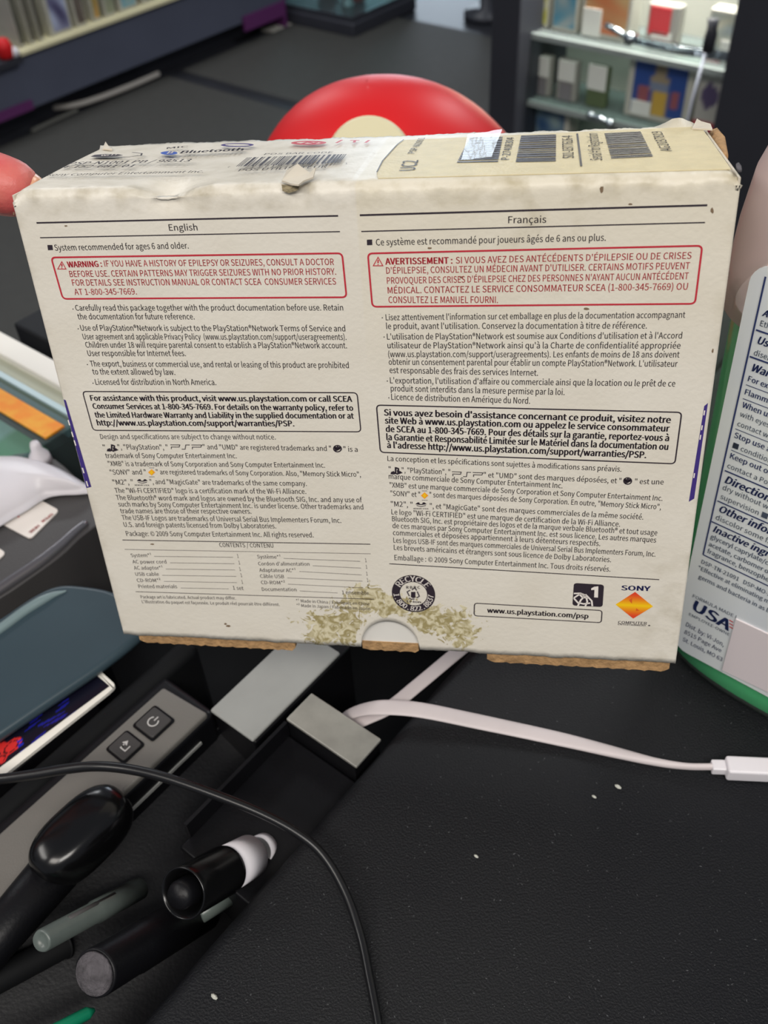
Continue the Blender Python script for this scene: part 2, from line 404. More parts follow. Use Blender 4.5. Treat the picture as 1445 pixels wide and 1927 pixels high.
# ================================================================== BACKGROUND LEFT: shelf unit
Pf = PZ(200, 147, FZ + .09); V1 = uv(Pf)[1]
zt = PV(170, 47, V1)[2]
un = thing('game_shelf_unit', UV(3.2, V1 + .2, FZ), 'long dark slate shelf unit with cream ledge and purple ends at top left', 'shelf unit')
UE = uv(PV(530, 0, V1))[0]
obj('fascia', *ubox(1.2, UE, V1, V1 + .02, FZ + .09, zt - .012), M['slate'], un)
obj('kick_plate', *ubox(1.2, UE, V1 + .10, V1 + .12, FZ, FZ + .09), M['cabblack'], un)
obj('end_panel', *ubox(UE, UE + .02, V1, V1 + .47, FZ, zt), M['purple'], un)
obj('end_panel', *ubox(uv(PV(0, 215, V1))[0] - .4, uv(PV(60, 200, V1))[0], V1 - .012, V1 - .002, FZ + .09, PV(10, 205, V1)[2]), M['purple'], un)
uu = uv(PV(520, 0, V1))[0]
obj('purple_panel', *ubox(uv(PV(455, 35, V1))[0], uv(PV(530, 0, V1))[0], V1 - .012, V1 - .002, PV(480, 35, V1)[2] - .03, PV(480, 26, V1)[2] + .01), M['purple'], un)
ledge = obj('ledge', *ubox(uv(PV(30, 92, V1))[0], UE, V1 - .02, V1 + .45, zt - .012, zt), M['cream'], un)
obj('cabinet_side', *ubox(1.2, UE, V1 + .45, V1 + .47, FZ, zt + .5), M['cabblack'], un)
# upright cases on the ledge
def casefn(base, alt, sd):
    r_ = np.random.default_rng(sd); ph = r_.random(6) * 6
    def fn(s, t):
        k = .5 + .5 * math.sin(ph[0] + 5 * s + 3 * math.sin(ph[1] + 4 * t)) * math.cos(ph[2] + 6 * t)
        return tuple(a * (1 - k) + b * k for a, b in zip(base, alt))
    return fn
cases = [(42, 12, (60, 62, 58), (110, 108, 92), 'dark clear case standing at the left end of the ledge'),
         (62, 12, (80, 78, 70), (120, 115, 100), 'smoky clear case standing second from the left end of the ledge'),
         (80, 10, (40, 40, 38), (90, 84, 74), 'black edged case standing third from the left end of the ledge'),
         (102, 44, (70, 66, 100), (190, 200, 225), 'case with blue and white picture standing on the ledge'),
         (150, 22, (120, 110, 100), (90, 80, 74), 'grey brown case standing right of the blue picture case'),
         (182, 18, (120, 130, 70), (205, 150, 90), 'case with orange and green picture standing on the ledge'),
         (205, 22, (150, 152, 130), (130, 140, 110), 'pale olive case standing on the ledge'),
         (232, 36, (170, 176, 165), (90, 160, 190), 'white case with a light blue patch standing on the ledge'),
         (275, 30, (165, 165, 150), (130, 130, 120), 'plain pale case standing near the right end of the ledge'),]
for i, (x, w_, a, b, lab) in enumerate(cases):
    u0 = uv(PV(x, 92 - (x - 20) * .305, V1 - .0))[0]; u1 = uv(PV(x + w_, 92 - (x + w_ - 20) * .305, V1))[0] - .008
    r = thing('game_case', UV((u0 + u1) / 2, V1 + .08, zt), lab, 'game case', 'game cases on the left shelf unit')
    obj('case', *ubox(u0, u1, V1 + .012, V1 + .16, zt, zt + .26), M['casewhite'], r, bevel=.004)
    d = (u1 - u0) * .12
    artgrid('cover_art', UV(u1 - d, V1 + .0105, zt + .012), UV(u0 + d, V1 + .0105, zt + .012), UV(u0 + d, V1 + .0105, zt + .25), UV(u1 - d, V1 + .0105, zt + .25), 8, 12, casefn(a, b, i), r)
# small red and white thing on the ledge end
p = PV(8, 92, V1); uf = uv(p)[0]
r = thing('small_figure', UV(uf, V1, zt - .03), 'tiny red and white blurred ornament at the left frame edge', 'ornament')
rr = .028
obj('end_step', *ubox(uf - .3, uf + .04, V1 - .03, V1 + .1, p[2] - .05, p[2] - .031), M['cabblack'], un)
obj('red_top', *lathe(UV(uf, V1, p[2] - .03), (0, 0, 1), [(0, .02), (.01, rr), (.04, rr), (.06, .02), (.068, 0)], 20), M['redplastic'], r, True)
obj('white_base', *lathe(UV(uf + .025, V1 - .012, p[2] - .03), (0, 0, 1), [(0, .012), (.008, .018), (.02, .018), (.03, .01), (.034, 0)], 16), M['white'], r, True)
# pale cord along the floor by the unit
pts = [PZ(x, y, FZ + .02) for x, y in ((-60, 185), (0, 194), (40, 201), (90, 203), (140, 198), (190, 183), (240, 164), (280, 147), (298, 139))]
tag(obj('floor_cable', *tube(catmull(pts, 6), .011, 8), mat('pale_cord', srgb(176, 170, 162), .5), None, True, loc=pts[2]), 'pale grey cable curving along the floor below the slate shelf', 'cable')
a, b = PZ(498, 60, FZ), PZ(532, 45, FZ)
tag(obj('paper_strip', *ubox(uv(a)[0], uv(b)[0], uv(a)[1] - .05, uv(a)[1] + .02, FZ + .0005, FZ + .01), mat('pale_strip', srgb(190, 185, 175), .6), None, loc=a), 'short pale strip lying on the floor left of the clear display box', 'strip')
pts = [PZ(x, y, FZ + .008) for x, y in ((60, 247), (100, 228), (145, 208))]
tag(obj('floor_trim', *tube(pts, .008, 6), mat('dull_strip', srgb(96, 95, 88), .6), None, loc=pts[0]), 'thin dull grey strip at the mat edge below the pale cord', 'strip')
# clear display box on a black plinth
pb = PZ(612, 62, FZ); ub, vb = uv(pb)
r = thing('plinth', UV(ub + .2, vb + .1, FZ), 'low black plinth under the clear display box', 'plinth')
obj('plinth_body', *ubox(ub, ub + .45, vb - .16, vb + .28, FZ, FZ + .06), M['cabblack'], r, bevel=.01)
r = thing('display_box', UV(ub + .2, vb + .1, FZ + .06), 'clear acrylic box with red things inside, on the black plinth', 'display box')
z0 = FZ + .06
obj('pane', *ubox(ub + .02, ub + .026, vb - .14, vb + .26, z0, z0 + .4), M['glassy'], r)
obj('pane', *ubox(ub + .02, ub + .42, vb - .14, vb - .134, z0, z0 + .4), M['glassy'], r)
obj('pane', *ubox(ub + .414, ub + .42, vb - .14, vb + .26, z0, z0 + .4), M['glassy'], r)
obj('pane', *ubox(ub + .02, ub + .42, vb + .254, vb + .26, z0, z0 + .4), M['glassy'], r)
obj('box_base', *ubox(ub + .01, ub + .43, vb - .15, vb + .27, z0, z0 + .02), M['cabblack'], r)
for k, (du, dv, rad, mm, nm, lb) in enumerate(((.2, .14, .05, 'redplastic', 'red_ornament', 'red rounded ornament inside the clear display box, left one'), (.2, .0, .06, 'redplastic', 'red_ornament', 'larger red rounded ornament inside the clear display box, right one'), (.12, -.04, .025, 'white', 'white_ornament', 'small white ornament at the front of the clear display box'))):
    o = obj(nm, *lathe(UV(ub + du, vb + dv, z0 + .02), (0, 0, 1), [(0, rad * .8), (rad * .5, rad), (rad * 1.1, rad * .6), (rad * 1.4, rad * .75), (rad * 2, rad * .6), (rad * 2.3, 0)], 20), M[mm], None, True, loc=UV(ub + du, vb + dv, z0 + .02))
    tag(o, lb, 'ornament')
# dark round stool foot by the cabinet
p = PZ(915, 34, FZ)
r = thing('rolling_stool', p, 'small black stool on the shiny floor left of the cabinet', 'stool')
obj('seat', *lathe(p + ez * .22, (0, 0, 1), [(0, .1), (.02, .13), (.05, .13), (.06, .11), (.06, 0)], 24), M['cabblack'], r, True)
obj('base', *lathe(p, (0, 0, 1), [(0, .10), (.03, .10), (.04, .03), (.22, .03)], 16), M['cabblack'], r, True)

# ================================================================== BACKGROUND RIGHT: glass cabinet
U1 = 1.9
def cvz(px, py, u=U1): p_ = PU(px, py, u); return float(p_ @ s2), float(p_[2])
M['shelfglass'] = clearmat('shelf_glass', srgb(215, 228, 226), srgb(170, 178, 176), .25, .05, .2)
cab = thing('display_cabinet', UV(U1 + .2, 0, FZ), 'tall black cabinet with grey shelves of game boxes at top right', 'cabinet')
vL0, vL1 = cvz(922, 100)[0], cvz(975, 100)[0]; vR = cvz(1375, 100)[0]
ctop = .55
obj('left_post', *ubox(U1, U1 + .42, vL1, vL0, FZ, ctop), M['cabblack'], cab, bevel=.004)
obj('right_post', *ubox(U1 - .02, U1 + .42, vR - .9, vR, FZ, ctop), M['cabblack'], cab, bevel=.004)
obj('back_panel', *ubox(U1 + .22, U1 + .24, vR, vL1, FZ, ctop), M['cabback'], cab)
obj('cabinet_base', *ubox(U1, U1 + .36, vR, vL1, FZ, FZ + .12), M['cabblack'], cab)
obj('cabinet_top', *ubox(U1, U1 + .42, vR - .9, vL0, ctop, ctop + .03), M['cabblack'], cab)
UI = U1 + .10                                   # plane the goods stand in
zs1 = cvz(1060, 60, UI)[1]; zs2 = cvz(1100, 198, UI)[1]; zs3 = zs2 - (zs1 - zs2)
for zz in (zs1, zs2, zs3):  # glass shelves
    s_ = obj('shelf', *ubox(U1 + .06, U1 + .22, vR, vL1, zz - .006, zz), M['shelfglass'], cab)
    obj('shelf_edge', *ubox(U1 + .052, U1 + .06, vR, vL1, zz - .010, zz + .002), M['shelfgrey'], s_)
fillc = area('cabinet_fill_light', UV(U1 + .1, (vR + vL1) / 2, zs1 + .6), .5, 18, (1, .98, .92), tuple(UV(U1 + .25, (vR + vL1) / 2, zs2)), .1)  # added fill that brightens the cabinet interior, no visible source
def good(name, lab, cat, px0, px1, pyb, pyt, depth, zbase, art=None, extra=(), m_='casewhite', u=UI, border=.07, grp=None):
    """box standing on a shelf; px give its left/right and top in the photo"""
    v0, v1 = cvz(px0, pyb, u)[0], cvz(px1, pyb, u)[0]; z1 = cvz((px0 + px1) / 2, pyt, u)[1]
    r = thing(name, UV(u + depth / 2, (v0 + v1) / 2, zbase), lab, cat, grp)
    obj('case', *ubox(u, u + depth, v1, v0, zbase, z1), M[m_], r, bevel=.003)
    if art:
        dv = (v0 - v1) * border; dz = (z1 - zbase) * border
        artgrid('cover_art', UV(u - .001, v0 - dv, zbase + dz), UV(u - .001, v1 + dv, zbase + dz), UV(u - .001, v1 + dv, z1 - dz), UV(u - .001, v0 - dv, z1 - dz), 14, 18, art, r)
    for (s0, s_1, t0, t1, mm, nm) in extra:
        obj(nm, *ubox(u - .004, u - .0015, v0 + (v1 - v0) * s0, v0 + (v1 - v0) * s_1, zbase + (z1 - zbase) * t0, zbase + (z1 - zbase) * t1), M[mm], r)
    return r
M['tagw'] = mat('price_tag', srgb(222, 222, 214), .5)
M['olive'] = mat('olive_plastic', srgb(92, 105, 72), .5)
M['cartgrey'] = mat('cartridge_grey', srgb(158, 156, 148), .5)
M['cartlab'] = mat('cartridge_label', srgb(128, 124, 126), .5)
good('game_box', 'narrow white and yellow box at the left end of the top shelf', 'game box', 1003, 1030, 45, -60, .05, zs1, casefn((225, 225, 215), (190, 185, 60), 3))
good('game_box', 'teal blue pictured box on the top shelf beside the yellow one', 'game box', 1037, 1084, 50, -60, .05, zs1, casefn((70, 130, 155), (150, 160, 160), 4))
good('game_box', 'wide box with red and tan picture, third on the top shelf', 'game box', 1092, 1185, 55, -90, .05, zs1, casefn((185, 155, 110), (190, 110, 70), 5), [(.05, .42, .02, .35, 'tagw', 'price_tag')])
good('game_cartridge', 'grey cartridge with red label and white tag on the top shelf', 'cartridge', 1212, 1272, 75, 8, .03, zs1, None, [(.1, .75, .35, .95, 'redink', 'cartridge_label'), (.22, .85, .02, .42, 'tagw', 'price_tag')], 'cartgrey')
good('game_box', 'cream box with pale picture behind the dark door handle on the top shelf', 'game box', 1322, 1386, 100, 18, .04, zs1, casefn((190, 185, 160), (140, 150, 150), 8), [(.5, .95, .05, .45, 'tagw', 'price_tag')])
for k, (x0, x1, yb, yt, lab) in enumerate(((1000, 1034, 165, 105, 'grey cartridge with white tag, left of the pair on the middle shelf'), (1046, 1083, 170, 113, 'grey cartridge with white tag, right of the pair on the middle shelf'))):
    good('game_cartridge', lab, 'cartridge', x0, x1, yb, yt, .02, zs2, None, [(.2, .8, .02, .45, 'cartlab', 'cartridge_label'), (.08, .92, .5, 1.0, 'tagw', 'price_tag')], 'cartgrey')
good('game_cartridge', 'olive green cartridge with white tag on the middle shelf', 'cartridge', 1101, 1138, 190, 125, .02, zs2, None, [(.05, .98, .45, 1.05, 'tagw', 'price_tag')], 'olive')
def blueart(s, t):
    c = (44, 74, 140)
    if abs(s - .5) < .22 * (1.2 - t) + .04 and t > .45: c = (150, 135, 110) if t > .62 else (120, 130, 150)
    if abs(s - .52) < .14 and t < .5: c = (196, 160, 70)
    if (abs(s - .2) < .1 or abs(s - .82) < .1) and .2 < t < .55: c = (150, 85, 90)
    return c
good('game_box', 'large boxed game with blue picture in a white border on the middle shelf', 'game box', 1172, 1296, 215, 105, .06, zs2, blueart, [(.12, .42, .06, .28, 'tagw', 'price_tag')], border=.1)
def purpart(s, t):
    c = (176, 172, 165)
    if (s - .35) ** 2 / .06 + (t - .5) ** 2 / .03 < 1: c = (84, 72, 104)
    if t < .15: c = (190, 40, 60)
    if t > .93 and s < .5: c = (150, 50, 60)
    return c
good('game_box', 'white boxed game with purple shape and red band at the cabinet right edge', 'game box', 1300, 1368, 240, 105, .05, zs2, purpart, border=.02)
def blue2(s, t):
    k = .5 + .5 * math.sin(9 * s + 5 * t) * math.cos(7 * t - 3 * s); return (50 + 90 * k, 80 + 80 * k, 120 + 40 * k)
good('game_box', 'boxed game with blue picture on the lowest visible shelf', 'game box', 968, 1062, 330, 196, .05, zs3, blue2, border=.09)
r = good('game_box', 'pale boxed game beside the blue one on the lowest visible shelf', 'game box', 1130, 1260, 330, 243, .05, zs3, casefn((170, 165, 140), (150, 150, 145), 12))
# chrome bar and beads stand in for reflections on the glass top shelf edge
def c3(px, py, u): return PU(px, py, u)
glint = thing('shelf_edge_glints', c3(1185, 70, U1 + .03), 'sparkling reflections along the top shelf front of the cabinet, modelled in chrome', 'glint')
obj('glint_bar', *tube([c3(1185, 73, U1 + .03), c3(1285, 95, U1 + .03), c3(1378, 107, U1 + .03)], .010, 10), M['chrome'], glint, True)
for k in range(26):
    t = k / 25; c = c3(1185 + 193 * t, 73 + 34 * t, U1 + .02)
    obj('glint_bead', *tube([c + s2 * .003 + ez * .008, c - s2 * .003 - ez * .008], .0035, 6), M['chrome'], glint)
obj('glint_arm', *tube([c3(1140, 46, U1 + .03), c3(1185, 72, U1 + .03)], .007, 8), M['chrome'], glint, True)
obj('glint_joint', *lathe(c3(1187, 72, U1 + .02), s1, [(-.012, .0), (-.01, .012), (.01, .012), (.012, 0)], 16), M['chrome'], glint, True)
cl = thing('chrome_clip', c3(1115, 218, U1 + .04), 'small chrome clip below the middle shelf of the cabinet', 'clip')
obj('clip_bar', *tube([c3(1112, 216, U1 + .04), c3(1130, 222, U1 + .04), c3(1148, 232, U1 + .04)], .005, 8), M['chrome'], cl, True)
obj('clip_head', *lathe(c3(1112, 216, U1 + .04), s1, [(-.008, 0), (-.007, .008), (.007, .008), (.008, 0)], 12), M['chrome'], cl, True)
obj('clip_head', *lathe(c3(1148, 232, U1 + .04), s1, [(-.008, 0), (-.007, .008), (.007, .008), (.008, 0)], 12), M['chrome'], cl, True)
hd = thing('door_pull', c3(1330, 95, U1 - .01), 'dark cabinet door pull with a clear edge strip below it', 'door handle')
obj('handle', *tube([c3(1343, 36, U1 - .02), c3(1338, 66, U1 - .02), c3(1331, 97, U1 - .02)], .012, 10), M['cabblack'], hd, True)
obj('clear_edge', *tube([c3(1328, 98, U1 - .01), c3(1302, 190, U1 - .01), c3(1278, 290, U1 - .01)], .003, 8), mat('clear_edge', srgb(215, 220, 235), .15, coat=.5), hd, True)

# ================================================================== RED DOME behind the box
cR = np.array([.019, .50, 0.0])
rd = thing('red_dome', cR - ez * .002, 'glossy red rounded dome with a cream disc, standing behind the box', 'ornament')
V, Fc = [], []
nu, nv = 48, 24
for j in range(nv + 1):
    t = j / nv; ph = t * math.pi / 2
    rad = math.cos(ph) ** .85; hh = .1215 * math.sin(ph) ** .95
    for i in range(nu):
        th = 2 * math.pi * i / nu
        x = .087 * rad * math.cos(th); y = .070 * rad * math.sin(th)
        x += -.014 * hh / .119 * 1.0; zz = hh + .004 * math.cos(th) * rad
        if math.cos(th) > 0: x *= 1.06
        V.append(cR + np.array([x, y, max(zz, -.001)]))
for j in range(nv):
    for i in range(nu): Fc.append((j * nu + i, j * nu + (i + 1) % nu, (j + 1) * nu + (i + 1) % nu, (j + 1) * nu + i))
obj('dome', V, Fc, M['redplastic'], rd, True)
# cream disc, on the slope of the dome that faces the camera
ax = np.array([-.10, -.90, .44]); ax /= np.linalg.norm(ax)
oc = hit(694, 306, cR + np.array([0, -.066, .07]), ax)
obj('disc', *lathe(oc - ax * .010, ax, [(-.006, .0215), (.008, .0215), (.010, .0205), (.0105, 0)], 48), M['cream'], rd)

# ================================================================== THE BOX
def bl(a, b, d=0.0): return TB + EX * a + EY * b + EB * d    # a right, b up, d back
bx = thing('game_console_box', bl(0, -BH / 2, BD / 2), 'worn off-white cardboard box covered in fine print, held up in the air', 'box')
nb = paper_mat(); nt = nb.node_tree; bs = nt.nodes['Principled BSDF']
att = nt.nodes.new('ShaderNodeAttribute'); att.attribute_name = 'wear'
sep = nt.nodes.new('ShaderNodeSeparateColor'); nt.links.new(att.outputs[0], sep.inputs[0])
tc = nt.nodes.new('ShaderNodeTexCoord')
def noise_(sc, det=6, lo=.4, hi=.6, dist=0):
    n = nt.nodes.new('ShaderNodeTexNoise'); n.inputs['Scale'].default_value = sc; n.inputs['Detail'].default_value = det; n.inputs['Distortion'].default_value = dist
    nt.links.new(tc.outputs['Object'], n.inputs['Vector'])
    r_ = nt.nodes.new('ShaderNodeMapRange'); r_.inputs[1].default_value = lo; r_.inputs[2].default_value = hi; nt.links.new(n.outputs[0], r_.inputs[0]); return r_.outputs[0]
def mixc(f, a, b):
    mx = nt.nodes.new('ShaderNodeMix'); mx.data_type = 'RGBA'
    nt.links.new(f, mx.inputs[0])
    for k, c in ((6, a), (7, b)):
        if isinstance(c, tuple): mx.inputs[k].default_value = c
        else: nt.links.new(c, mx.inputs[k])
    return mx.outputs[2]
def mth(op, a, b):
    n = nt.nodes.new('ShaderNodeMath'); n.operation = op; n.use_clamp = True
    for k, c in enumerate((a, b)):
        if isinstance(c, (int, float)): n.inputs[k].default_value = c
        else: nt.links.new(c, n.inputs[k])
    return n.outputs[0]
base = mixc(noise_(45, 5, .3, .75), srgb(222, 217, 207), srgb(214, 208, 196))
grime = mth('MULTIPLY', sep.outputs[1], noise_(160, 8, .42, .70))
base = mixc(grime, base, srgb(140, 128, 98))
yel = mth('MULTIPLY', sep.outputs[2], 0.55)
base = mixc(yel, base, srgb(206, 192, 150))
st = mth('MULTIPLY', sep.outputs[0], 1.0)
thr = nt.nodes.new('ShaderNodeMapRange'); nt.links.new(mth('ADD', mth('MULTIPLY', st, .62), mth('MULTIPLY', noise_(260, 12, .32, .68, 2.0), .62)), thr.inputs[0]); thr.inputs[1].default_value = .66; thr.inputs[2].default_value = .74
stc = mixc(noise_(330, 10, .4, .6, 1.5), srgb(212, 203, 172), srgb(156, 143, 100))
base = mixc(thr.outputs[0], base, stc)
nt.links.new(base, bs.inputs['Base Color'])
bp = nt.nodes.new('ShaderNodeBump'); bp.inputs['Strength'].default_value = .22; bp.inputs['Distance'].default_value = .0004
nn = nt.nodes.new('ShaderNodeTexNoise'); nn.inputs['Scale'].default_value = 700; nt.links.new(tc.outputs['Object'], nn.inputs['Vector'])
nt.links.new(mth('ADD', nn.outputs[0], mth('MULTIPLY', thr.outputs[0], 1.0)), bp.inputs['Height']); nt.links.new(bp.outputs[0], bs.inputs['Normal'])
# wear of the paper at face point (a,b)
stains = [((640, 1182), (70, 32)), ((700, 1135), (75, 20)), ((820, 1168), (72, 26)), ((865, 1192), (32, 26)), ((735, 1150), (40, 18)), ((600, 1200), (30, 18)), ((690, 1115), (40, 14)), ((825, 1162), (22, 8))]
SL = []
for (c, r_) in stains:
    a = FR.loc(*c); bx_ = FR.loc(c[0] + r_[0], c[1]); by_ = FR.loc(c[0], c[1] + r_[1]); SL.append((a, abs(bx_[0] - a[0]), abs(by_[1] - a[1])))
notc = FR.loc(735, 1222); notr = abs(FR.loc(790, 1222)[0] - FR.loc(680, 1222)[0]) / 2
noth = abs(FR.loc(733, 1172)[1] - notc[1]) + .0
ybot = -BH / 2
def wear(a, b, top=False):
    R_ = 0
    if not top:
        for c, ra, rb in SL:
            d = ((a - c[0]) / ra) ** 2 + ((b - c[1]) / rb) ** 2; R_ = max(R_, min(1, 1.5 * math.exp(-1.1 * d)) if d < 3 else 0)
        dn = ((a - notc[0]) / (notr + .0015)) ** 2 + ((b - ybot) / (noth + .0025)) ** 2
        if dn < 1.05: R_ *= .2
    G_ = .55 * math.exp(-((BH / 2 - b) / .004) ** 2) + .25 * math.exp(-((BW / 2 - abs(a)) / .002) ** 2) + .2 * math.exp(-((b + BH / 2) / .002) ** 2)
    G_ += .30 * math.exp(-((a - .045) / .012) ** 2 - ((b - .062) / .012) ** 2) + .25 * math.exp(-((a - .085) / .008) ** 2) * (b < -.03)
    B_ = .15 + .35 * max(0, (b - .02) / .05) * (a > 0)
    if top: G_ = .25; B_ = .2 + .35 * (a > .0)
    return (min(1, R_), min(1, G_), min(1, B_), 1)
# sleeve: front + rounded top edge + top, swept across the width
NX = 300; V, Fc, Wc = [], [], []
r0 = .0028
dent = TP.loc(312, 350)[0]; tear = TP.loc(556, 345)[0]
nz = np.convolve(rng.normal(size=NX + 20), np.ones(7) / 7, 'same')[10:NX + 11]; nz2 = np.convolve(rng.normal(size=NX + 20), np.ones(5) / 5, 'same')[10:NX + 11]
prof = []
xs_ = np.linspace(-BW / 2, BW / 2, NX + 1)
NB = 70
for i, a in enumerate(xs_):
    yb = ybot + .0004 * nz[i]
    dn = 1 - ((a - notc[0]) / notr) ** 2
    if dn > 0: yb = ybot + noth * math.sqrt(dn)
    dd = math.exp(-((a - dent) / .0065) ** 2) * .0032 + math.exp(-((a - tear) / .003) ** 2) * .0012
    edge = .0003 * nz2[i]
    ends = .0016 * (math.exp(-((BW / 2 - abs(a)) / .0015) ** 2))
    col = []
    for k in range(NB + 1):
        b = yb + (BH / 2 - r0 - .004 - yb) * k / NB; col.append((b, 0.0, 0, b))
    for k in range(3): col.append((BH / 2 - r0 - .004 + .004 * (k + 1) / 3, dd * .12 * (k + 1), 0, BH / 2 - .003))
    for k in range(1, 7):
        th = k / 6 * math.pi / 2
        col.append((BH / 2 - r0 + r0 * math.sin(th) - dd * math.sin(th) - ends + edge * math.sin(2 * th), r0 - r0 * math.cos(th) + dd * .5 * math.sin(2 * th) - edge * .7, 0, BH / 2))
    for k in range(1, 26):
        d = r0 + (BD - r0) * k / 25; sag = dd * math.exp(-((d - r0) / .006) ** 2); 
        wob = .0004 * math.sin(a * 55 + 1) * math.sin(math.pi * d / BD) * (a < 0) - ends * (k < 25)
        if k == 25: wob += .0004 * nz[i]
        if k == 25 and a > BW / 2 - .014: wob += .0022 * math.exp(-((a - BW / 2 + .008) / .004) ** 2)
        col.append((BH / 2 - sag + wob, d, 1, BH / 2))
    for (b, d, tp, wb) in col:
        V.append(bl(a, b, d)); Wc.append(wear(a, wb, tp == 1))
n = len(col)
for i in range(NX):
    for k in range(n - 1): Fc.append((i * n + k, (i + 1) * n + k, (i + 1) * n + k + 1, i * n + k + 1))
sl = obj('sleeve', V, Fc, nb, bx, True)
at = sl.data.color_attributes.new('wear', 'FLOAT_COLOR', 'POINT'); at.data.foreach_set('color', np.array(Wc, np.float32).ravel())
sm = sl.modifiers.new('sol', 'SOLIDIFY'); sm.thickness = .0005; sm.offset = -1
side = mat('carton_side_paper', srgb(208, 198, 180), .5, noise=.15, nscale=120)
for nm, sx in (('left_side', -1), ('right_side', 1)):
    a = sx * (BW / 2)
    o_ = obj(nm, [bl(a, -BH / 2, .0006), bl(a, BH / 2 - .0012, .0006), bl(a, BH / 2 - .0012, BD), bl(a, -BH / 2, BD)] + [bl(a - sx * .0006, b, d) for b, d in ((-BH / 2, .0006), (BH / 2 - .0012, .0006), (BH / 2 - .0012, BD), (-BH / 2, BD))], BF if sx < 0 else [tuple(f[::-1]) for f in BF], side, bx)
obj('back_panel', [bl(a, b, d) for d in (BD - .0006, BD) for a, b in ((-BW / 2, -BH / 2), (BW / 2, -BH / 2), (BW / 2, BH / 2 - .0006), (-BW / 2, BH / 2 - .0006))], BF, side, bx)
# inner tray: white panel behind the notch, brown corrugated flaps below
def lbox(a0, a1, b0, b1, d0, d1): return [bl(a, b, d) for d in (d0, d1) for a, b in ((a0, b0), (a1, b0), (a1, b1), (a0, b1))], BF
obj('inner_panel', *lbox(-BW / 2 + .002, BW / 2 - .002, ybot + .0006, BH / 2 - .004, .0014, .0024), M['whitecard'], bx)
def flap(x0, x1, y0, y1, dep, name='corrugated_flap'):
    a0, b0 = FR.loc(x0, y0); a1, b1 = FR.loc(x1, y1); h = abs(FR.loc(x0, y0 + 24)[1] - b0) * .9
    n = max(8, int((a1 - a0) / .0012)); V, Fc = [], []
    for i in range(n + 1):
        t = i / n; a = a0 + (a1 - a0) * t; e = .00010 * (i % 2) + .0001 * math.sin(i * 1.7); hb = h * dep
        if i in (0, n): hb *= .75
        for (b, d) in ((ybot + .0015, .0010), (ybot - hb + e, .0012 + e), (ybot - hb + e, BD - .004), (ybot + .0015, BD - .004)): V.append(bl(a, b, d))
    for i in range(n):
        for k in range(4): Fc.append((i * 4 + k, (i + 1) * 4 + k, (i + 1) * 4 + (k + 1) % 4, i * 4 + (k + 1) % 4))
    Fc += [(0, 1, 2, 3), (4 * n + 3, 4 * n + 2, 4 * n + 1, 4 * n)]
    return obj(name, V, Fc, M['cardboard'], bx)
flap(258, 553, 1198, 1214, .85); flap(681, 787, 1222, 1226, .45); flap(916, 1262, 1232, 1246, .95)
# torn bits
def scrap(name, pts, frm, m_, offs):
    V = [frm.w(*frm.loc(*p), o_) for p, o_ in zip(pts, offs)]; n = len(V)
    V2 = [v + frm.n * .0004 for v in V]
    return obj(name, V + V2, [tuple(range(n)), tuple(range(n, 2 * n))[::-1]] + [(i, (i + 1) % n, n + (i + 1) % n, n + i) for i in range(n)], m_, bx)
scrap('torn_scrap', [(531, 344), (541, 333), (562, 331), (584, 338), (596, 332), (590, 340), (572, 346), (562, 352), (548, 350)], TP, side, [.0002, .0012, .0026, .0012, .0020, .0005, .0004, .0002, .0002])
scrap('torn_patch', [(531, 346), (548, 350), (566, 345), (562, 356), (545, 362), (533, 358)], FR, mat('torn_fibre', srgb(158, 144, 114), .9, noise=.3, nscale=400, bump=.8, bscale=900), [.0004] * 6)
cf_ = [bl(BW / 2 + .0005, BH / 2 - .001, BD - .001), bl(BW / 2 + .0025, BH / 2 + .0006, BD - .003), bl(BW / 2 + .0038, BH / 2 - .001, BD - .010), bl(BW / 2 + .0028, BH / 2 - .003, BD - .024), bl(BW / 2 + .0005, BH / 2 - .002, BD - .026)]
dn_ = [p - EY * .008 - EX * .001 for p in cf_]; n = 5
obj('lifted_flap', cf_ + dn_, [tuple(range(n))[::-1], tuple(range(n, 2 * n))] + [(i, (i + 1) % n, n + (i + 1) % n, n + i) for i in range(n)], M['cardboard'], bx, bevel=.001)
scrap('torn_corner', [(1384, 314), (1389, 311), (1394, 318), (1395, 326), (1389, 327), (1385, 321)], TP, M['greydisc'], [.0003] * 6)
scrap('torn_corner', [(194, 284), (200, 274), (206, 282), (212, 286)], TP, side, [.0003, .0008, .0006, .0003])
scrap('torn_corner', [(1302, 246), (1310, 236), (1318, 238), (1336, 240), (1340, 248)], TP, side, [.0003, .0014, .0010, .0006, .0003])

# ---- top label (yellowish sticker) and tape
arc = [(709, 327), (720, 305), (736, 287), (748, 274), (760, 265)]
stk = [TP.loc(*p) for p in arc] + [np.array((BW / 2 - .002, BD - .002)), np.array((BW / 2 - .002, .0032)), np.array(TP.loc(706, 345))]
stk = [np.array((min(max(p[0], -.08), BW / 2 - .002), min(max(p[1], .0032), BD - .001))) for p in stk]
V = [TP.w(*p, .00022) for p in stk] + [TP.w(*p, .00005) for p in stk]; n = len(stk)
M['stickery'] = mat('yellowed_sticker', srgb(212, 198, 158), .5, noise=.1, nscale=200, bump=.25, bscale=900)
lab = obj('serial_sticker', V, [tuple(range(n)), tuple(range(n, 2 * n))[::-1]] + [(i, (i + 1) % n, n + (i + 1) % n, n + i) for i in range(n)], M['stickery'], bx)
stroke('sticker_print', TP, arc, .0003, off=.0004)
TO = .0004
tape = [(868, 304), (925, 303), (945, 258), (880, 260)]
tm = mat('clear_tape', srgb(225, 225, 220), .3, bump=1, bscale=500, coat=.8, alpha=.3)
tc4 = [np.array(TP.loc(*p)) for p in tape]; tcc = sum(tc4) / 4
